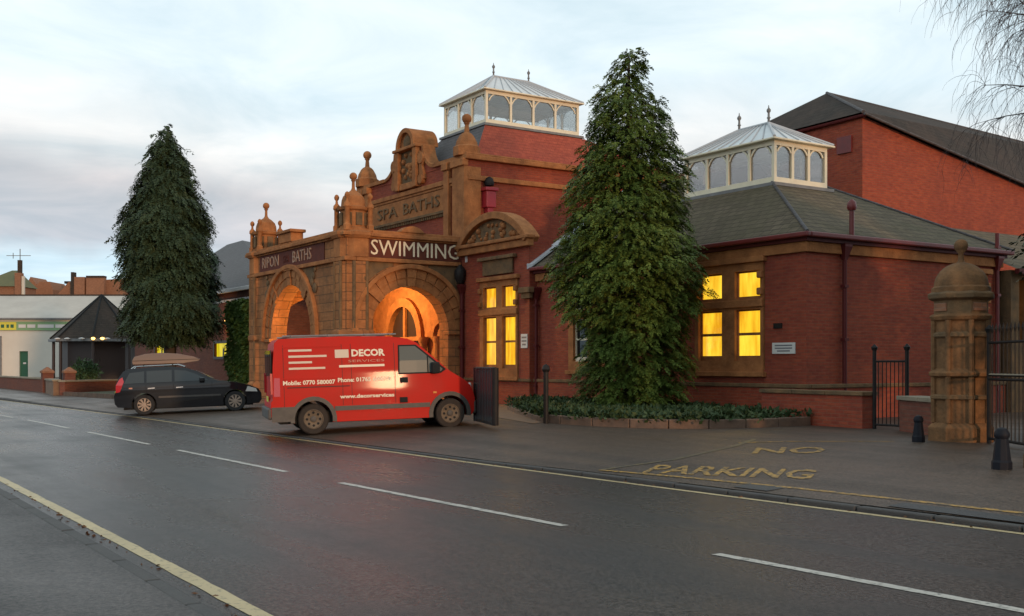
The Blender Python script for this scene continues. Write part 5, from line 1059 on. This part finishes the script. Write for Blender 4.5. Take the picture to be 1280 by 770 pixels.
for x in (-.4, .4, 1.2, 1.75): MB().tube((x, -.8, 2.15), (x, .8, 2.15), .02).build('roof_bar', 'lead', van, local=True)
wsf = lambda x: 1.36+(2.98-x)/.66*.59
MB().add([(2.36, -.74, 1.95), (2.36, .74, 1.95), (2.98, .80, 1.39), (2.98, -.80, 1.39)], [(0, 1, 2, 3)]).build('windscreen', 'glass_dark', van, local=True)
MB().box(3.55, 3.70, -.83, .83, .30, .62).build('front_bumper', 'grey_plastic', van, bevel=.05, local=True); MB().box(-.97, -.84, -.95, .95, .36, .60).build('rear_bumper', 'grey_plastic', van, bevel=.03, local=True)
for y in (-.92, .92): MB().box(-.90, -.855, y-.05, y+.05, .9, 1.35).build('rear_lamp', 'tail_red', van, local=True)
MB().box(-.875, -.862, -.9, -.02, 1.3, 1.85).build('rear_window', 'glass_dark', van, local=True); MB().box(-.875, -.862, .02, .9, 1.3, 1.85).build('rear_window', 'glass_dark', van, local=True)
MB().box(-.905, -.895, -.26, .26, .72, .84).build('number_plate', 'yellow_sign', van, local=True)
# lettering on the right flank
def vtext(s, x, z, size, m='decal', width=None, bold=.004):
    y = -hv(x, z); dz = hv(x, z+.1)-hv(x, z); up = Vector((0, -dz/.1, 1))
    return text('lettering', s, m, basis((x, y-.012, z), (1, 0, 0), up), size, .002, van, True, width=width, bold=bold)
vtext('DECOR', 1.22, 1.74, .205, width=.74, bold=.008); vtext('SERVICES', 1.18, 1.57, .075, 'decal_worn', width=.8, bold=0)
flank('logo_panel', [(.50, 1.65), (.80, 1.65), (.80, 1.83), (.50, 1.83)], hv, 'decal_pale', van, -1, .008)
flank('print_bar', [(.58, 1.44), (1.58, 1.44), (1.58, 1.49), (.58, 1.49)], hv, 'decal', van, -1, .008, (.7, 1.2))
for z, w_ in ((1.83, .5), (1.70, .82), (1.57, .5), (1.44, .78)): flank('print_bar', [(-.50, z-.02), (-.50+w_, z-.02), (-.50+w_, z+.025), (-.50, z+.025)], hv, 'decal_pale', van, -1, .008, (0,))
vtext('Mobile: 0770 580007', -.08, 1.13, .125, width=1.12); vtext('Phone: 01765 600074', 1.12, 1.16, .125, width=1.16); vtext('www.decorservices', 1.18, .80, .115, width=1.2)
# --- black estate car
hd_ = R(72); rear = Vector((-33.48, 8.7)); rn = Vector((math.sin(hd_), -math.cos(hd_))); ax = rear-rn*.76
car = thing('estate_car', 'black estate car with a long brown roof box parked left of the van', 'car', (ax.x, ax.y, zf(ax.x, ax.y)), (0, -R(2.0), hd_))
def hc(x, z):
    w = .875-.05*max(0, .55-z)
    if z > .92: w -= .26*((z-.92)/.5)**1.25
    if x > 2.5: w *= 1-.20*((x-2.5)/1.05)**2
    if x < -.3: w *= 1-.10*((-.3-x)/.6)**2
    return w
ol = [(-.76, .26), (-.84, .36), (-.86, .60), (-.80, .74), (-.80, .92), (-.70, 1.16), (-.58, 1.33), (-.46, 1.40), (.2, 1.44), (.8, 1.44), (1.25, 1.38), (1.55, 1.27), (2.02, 1.02), (2.2, .955), (2.75, .88), (3.15, .77), (3.38, .66), (3.46, .52), (3.46, .32), (3.38, .22)]
ol += arch_pts(2.66, .36, .31, .21) + [(2.2, .19), (.45, .19)] + arch_pts(0, .36, .31, .21) + [(-.45, .23)]
body_mesh('body', ol, hc, car, 'car_black', [-.6, -.3, 0, .3, .7, 1.2, 1.6, 2.0, 2.35, 2.66, 2.95, 3.2], [.35, .55, .75, .92, 1.05, 1.2, 1.32], .04)
MB().box(-.6, 3.2, -.7, .7, .17, .4).build('underbody', 'under', car, local=True)
for s in (-1, 1):
    for P, nm in (([(-.56, .96), (-.50, 1.08), (-.40, 1.28), (.02, 1.32), (.02, .97)], 'quarter_window'), ([(.09, .97), (.09, 1.325), (.82, 1.335), (.82, .975)], 'side_window'), ([(.90, .975), (.90, 1.335), (1.22, 1.30), (1.50, 1.20), (1.88, 1.0), (1.86, .98)], 'side_window')): flank(nm, P, hc, 'glass_car', car, s, .008, (-.3, .4, 1.2, 1.5), .015)
    for x in (.06, .86, 1.98): flank('panel_gap', [(x, .30), (x+.01, .30), (x+.01, .95), (x, .95)], hc, 'under', car, s, .003)
    flank('rub_strip', [(.42, .50), (2.24, .50), (2.24, .555), (.42, .555)], hc, 'grey_plastic', car, s, .012, (1.2,))
    for x in (.12, .94): flank('door_handle', [(x, .78), (x+.2, .79), (x+.2, .825), (x, .815)], hc, 'chrome', car, s, .03)
    flank('tail_lamp', [(-.80, .70), (-.68, .72), (-.56, 1.02), (-.60, 1.16), (-.69, 1.10), (-.79, .92)], hc, 'tail_red', car, s, .012, (-.7,))
    flank('headlight', [(2.98, .60), (3.34, .58), (3.30, .68), (3.05, .76)], hc, 'lamp_clear', car, s, .012, (3.2,))
    flank('reflector', [(-.42, .80), (-.32, .80), (-.32, .84), (-.42, .84)], hc, 'decal_worn', car, s, .008)
    MB().box(1.62, 1.78, min(s*.84, s*1.0), max(s*.84, s*1.0), .94, 1.08).build('door_mirror', 'car_black', car, bevel=.03, local=True)
    wheel(car, 0, s*.76, .31, .19, 'tyre', 'rim_silver', 9); wheel(car, 2.66, s*.76, .31, .19, 'tyre', 'rim_silver', 9)
    mb = MB(); pts_ = [(-.35, 1.40), (-.25, 1.47), (1.0, 1.49), (1.2, 1.42)]
    for p, q in zip(pts_[:-1], pts_[1:]): mb.tube((p[0], s*.58, p[1]), (q[0], s*.58, q[1]), .02)
    mb.build('roof_rail', 'chrome', car, local=True)
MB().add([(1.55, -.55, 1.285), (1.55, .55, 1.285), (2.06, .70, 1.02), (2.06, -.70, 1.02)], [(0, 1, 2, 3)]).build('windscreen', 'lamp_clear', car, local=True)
MB().add([(-.72, -.62, 1.14), (-.72, .62, 1.14), (-.56, .54, 1.37), (-.56, -.54, 1.37)], [(0, 1, 2, 3)]).build('rear_window', 'glass_dark', car, local=True)
MB().box(-.875, -.85, -.26, .26, .62, .73).build('number_plate', 'yellow_sign', car, local=True)
for x in (.0, .85): MB().tube((x, -.6, 1.50), (x, .6, 1.50), .018).build('roof_bar', 'under', car, local=True)
# roof box stands on the bars
rb = thing('roof_box', 'long brown tapered roof box strapped on top of the black estate car', 'roof box', (ax.x, ax.y, zf(ax.x, ax.y)), (0, -R(2.0), hd_))
hb = lambda x, z: (.40-.10*max(0, (x-.5)/1.2)**2)*(1-.25*max(0, (z-1.68))/.2)
bo = [(-.32, 1.53), (-.34, 1.64), (-.27, 1.77), (.05, 1.85), (.5, 1.87), (1.0, 1.83), (1.45, 1.73), (1.66, 1.64), (1.60, 1.58), (1.2, 1.53)]
body_mesh('shell', bo, hb, rb, 'roof_box', [-.3, 0, .4, .8, 1.2, 1.5], [1.66, 1.75, 1.82], .03); flank('seam', [(-.33, 1.635), (1.62, 1.635), (1.62, 1.65), (-.33, 1.65)], hb, 'under', rb, -1, .004, (.0, .4, .8, 1.2, 1.5)); flank('seam', [(-.33, 1.635), (1.62, 1.635), (1.62, 1.65), (-.33, 1.65)], hb, 'under', rb, 1, .004, (.0, .4, .8, 1.2, 1.5))
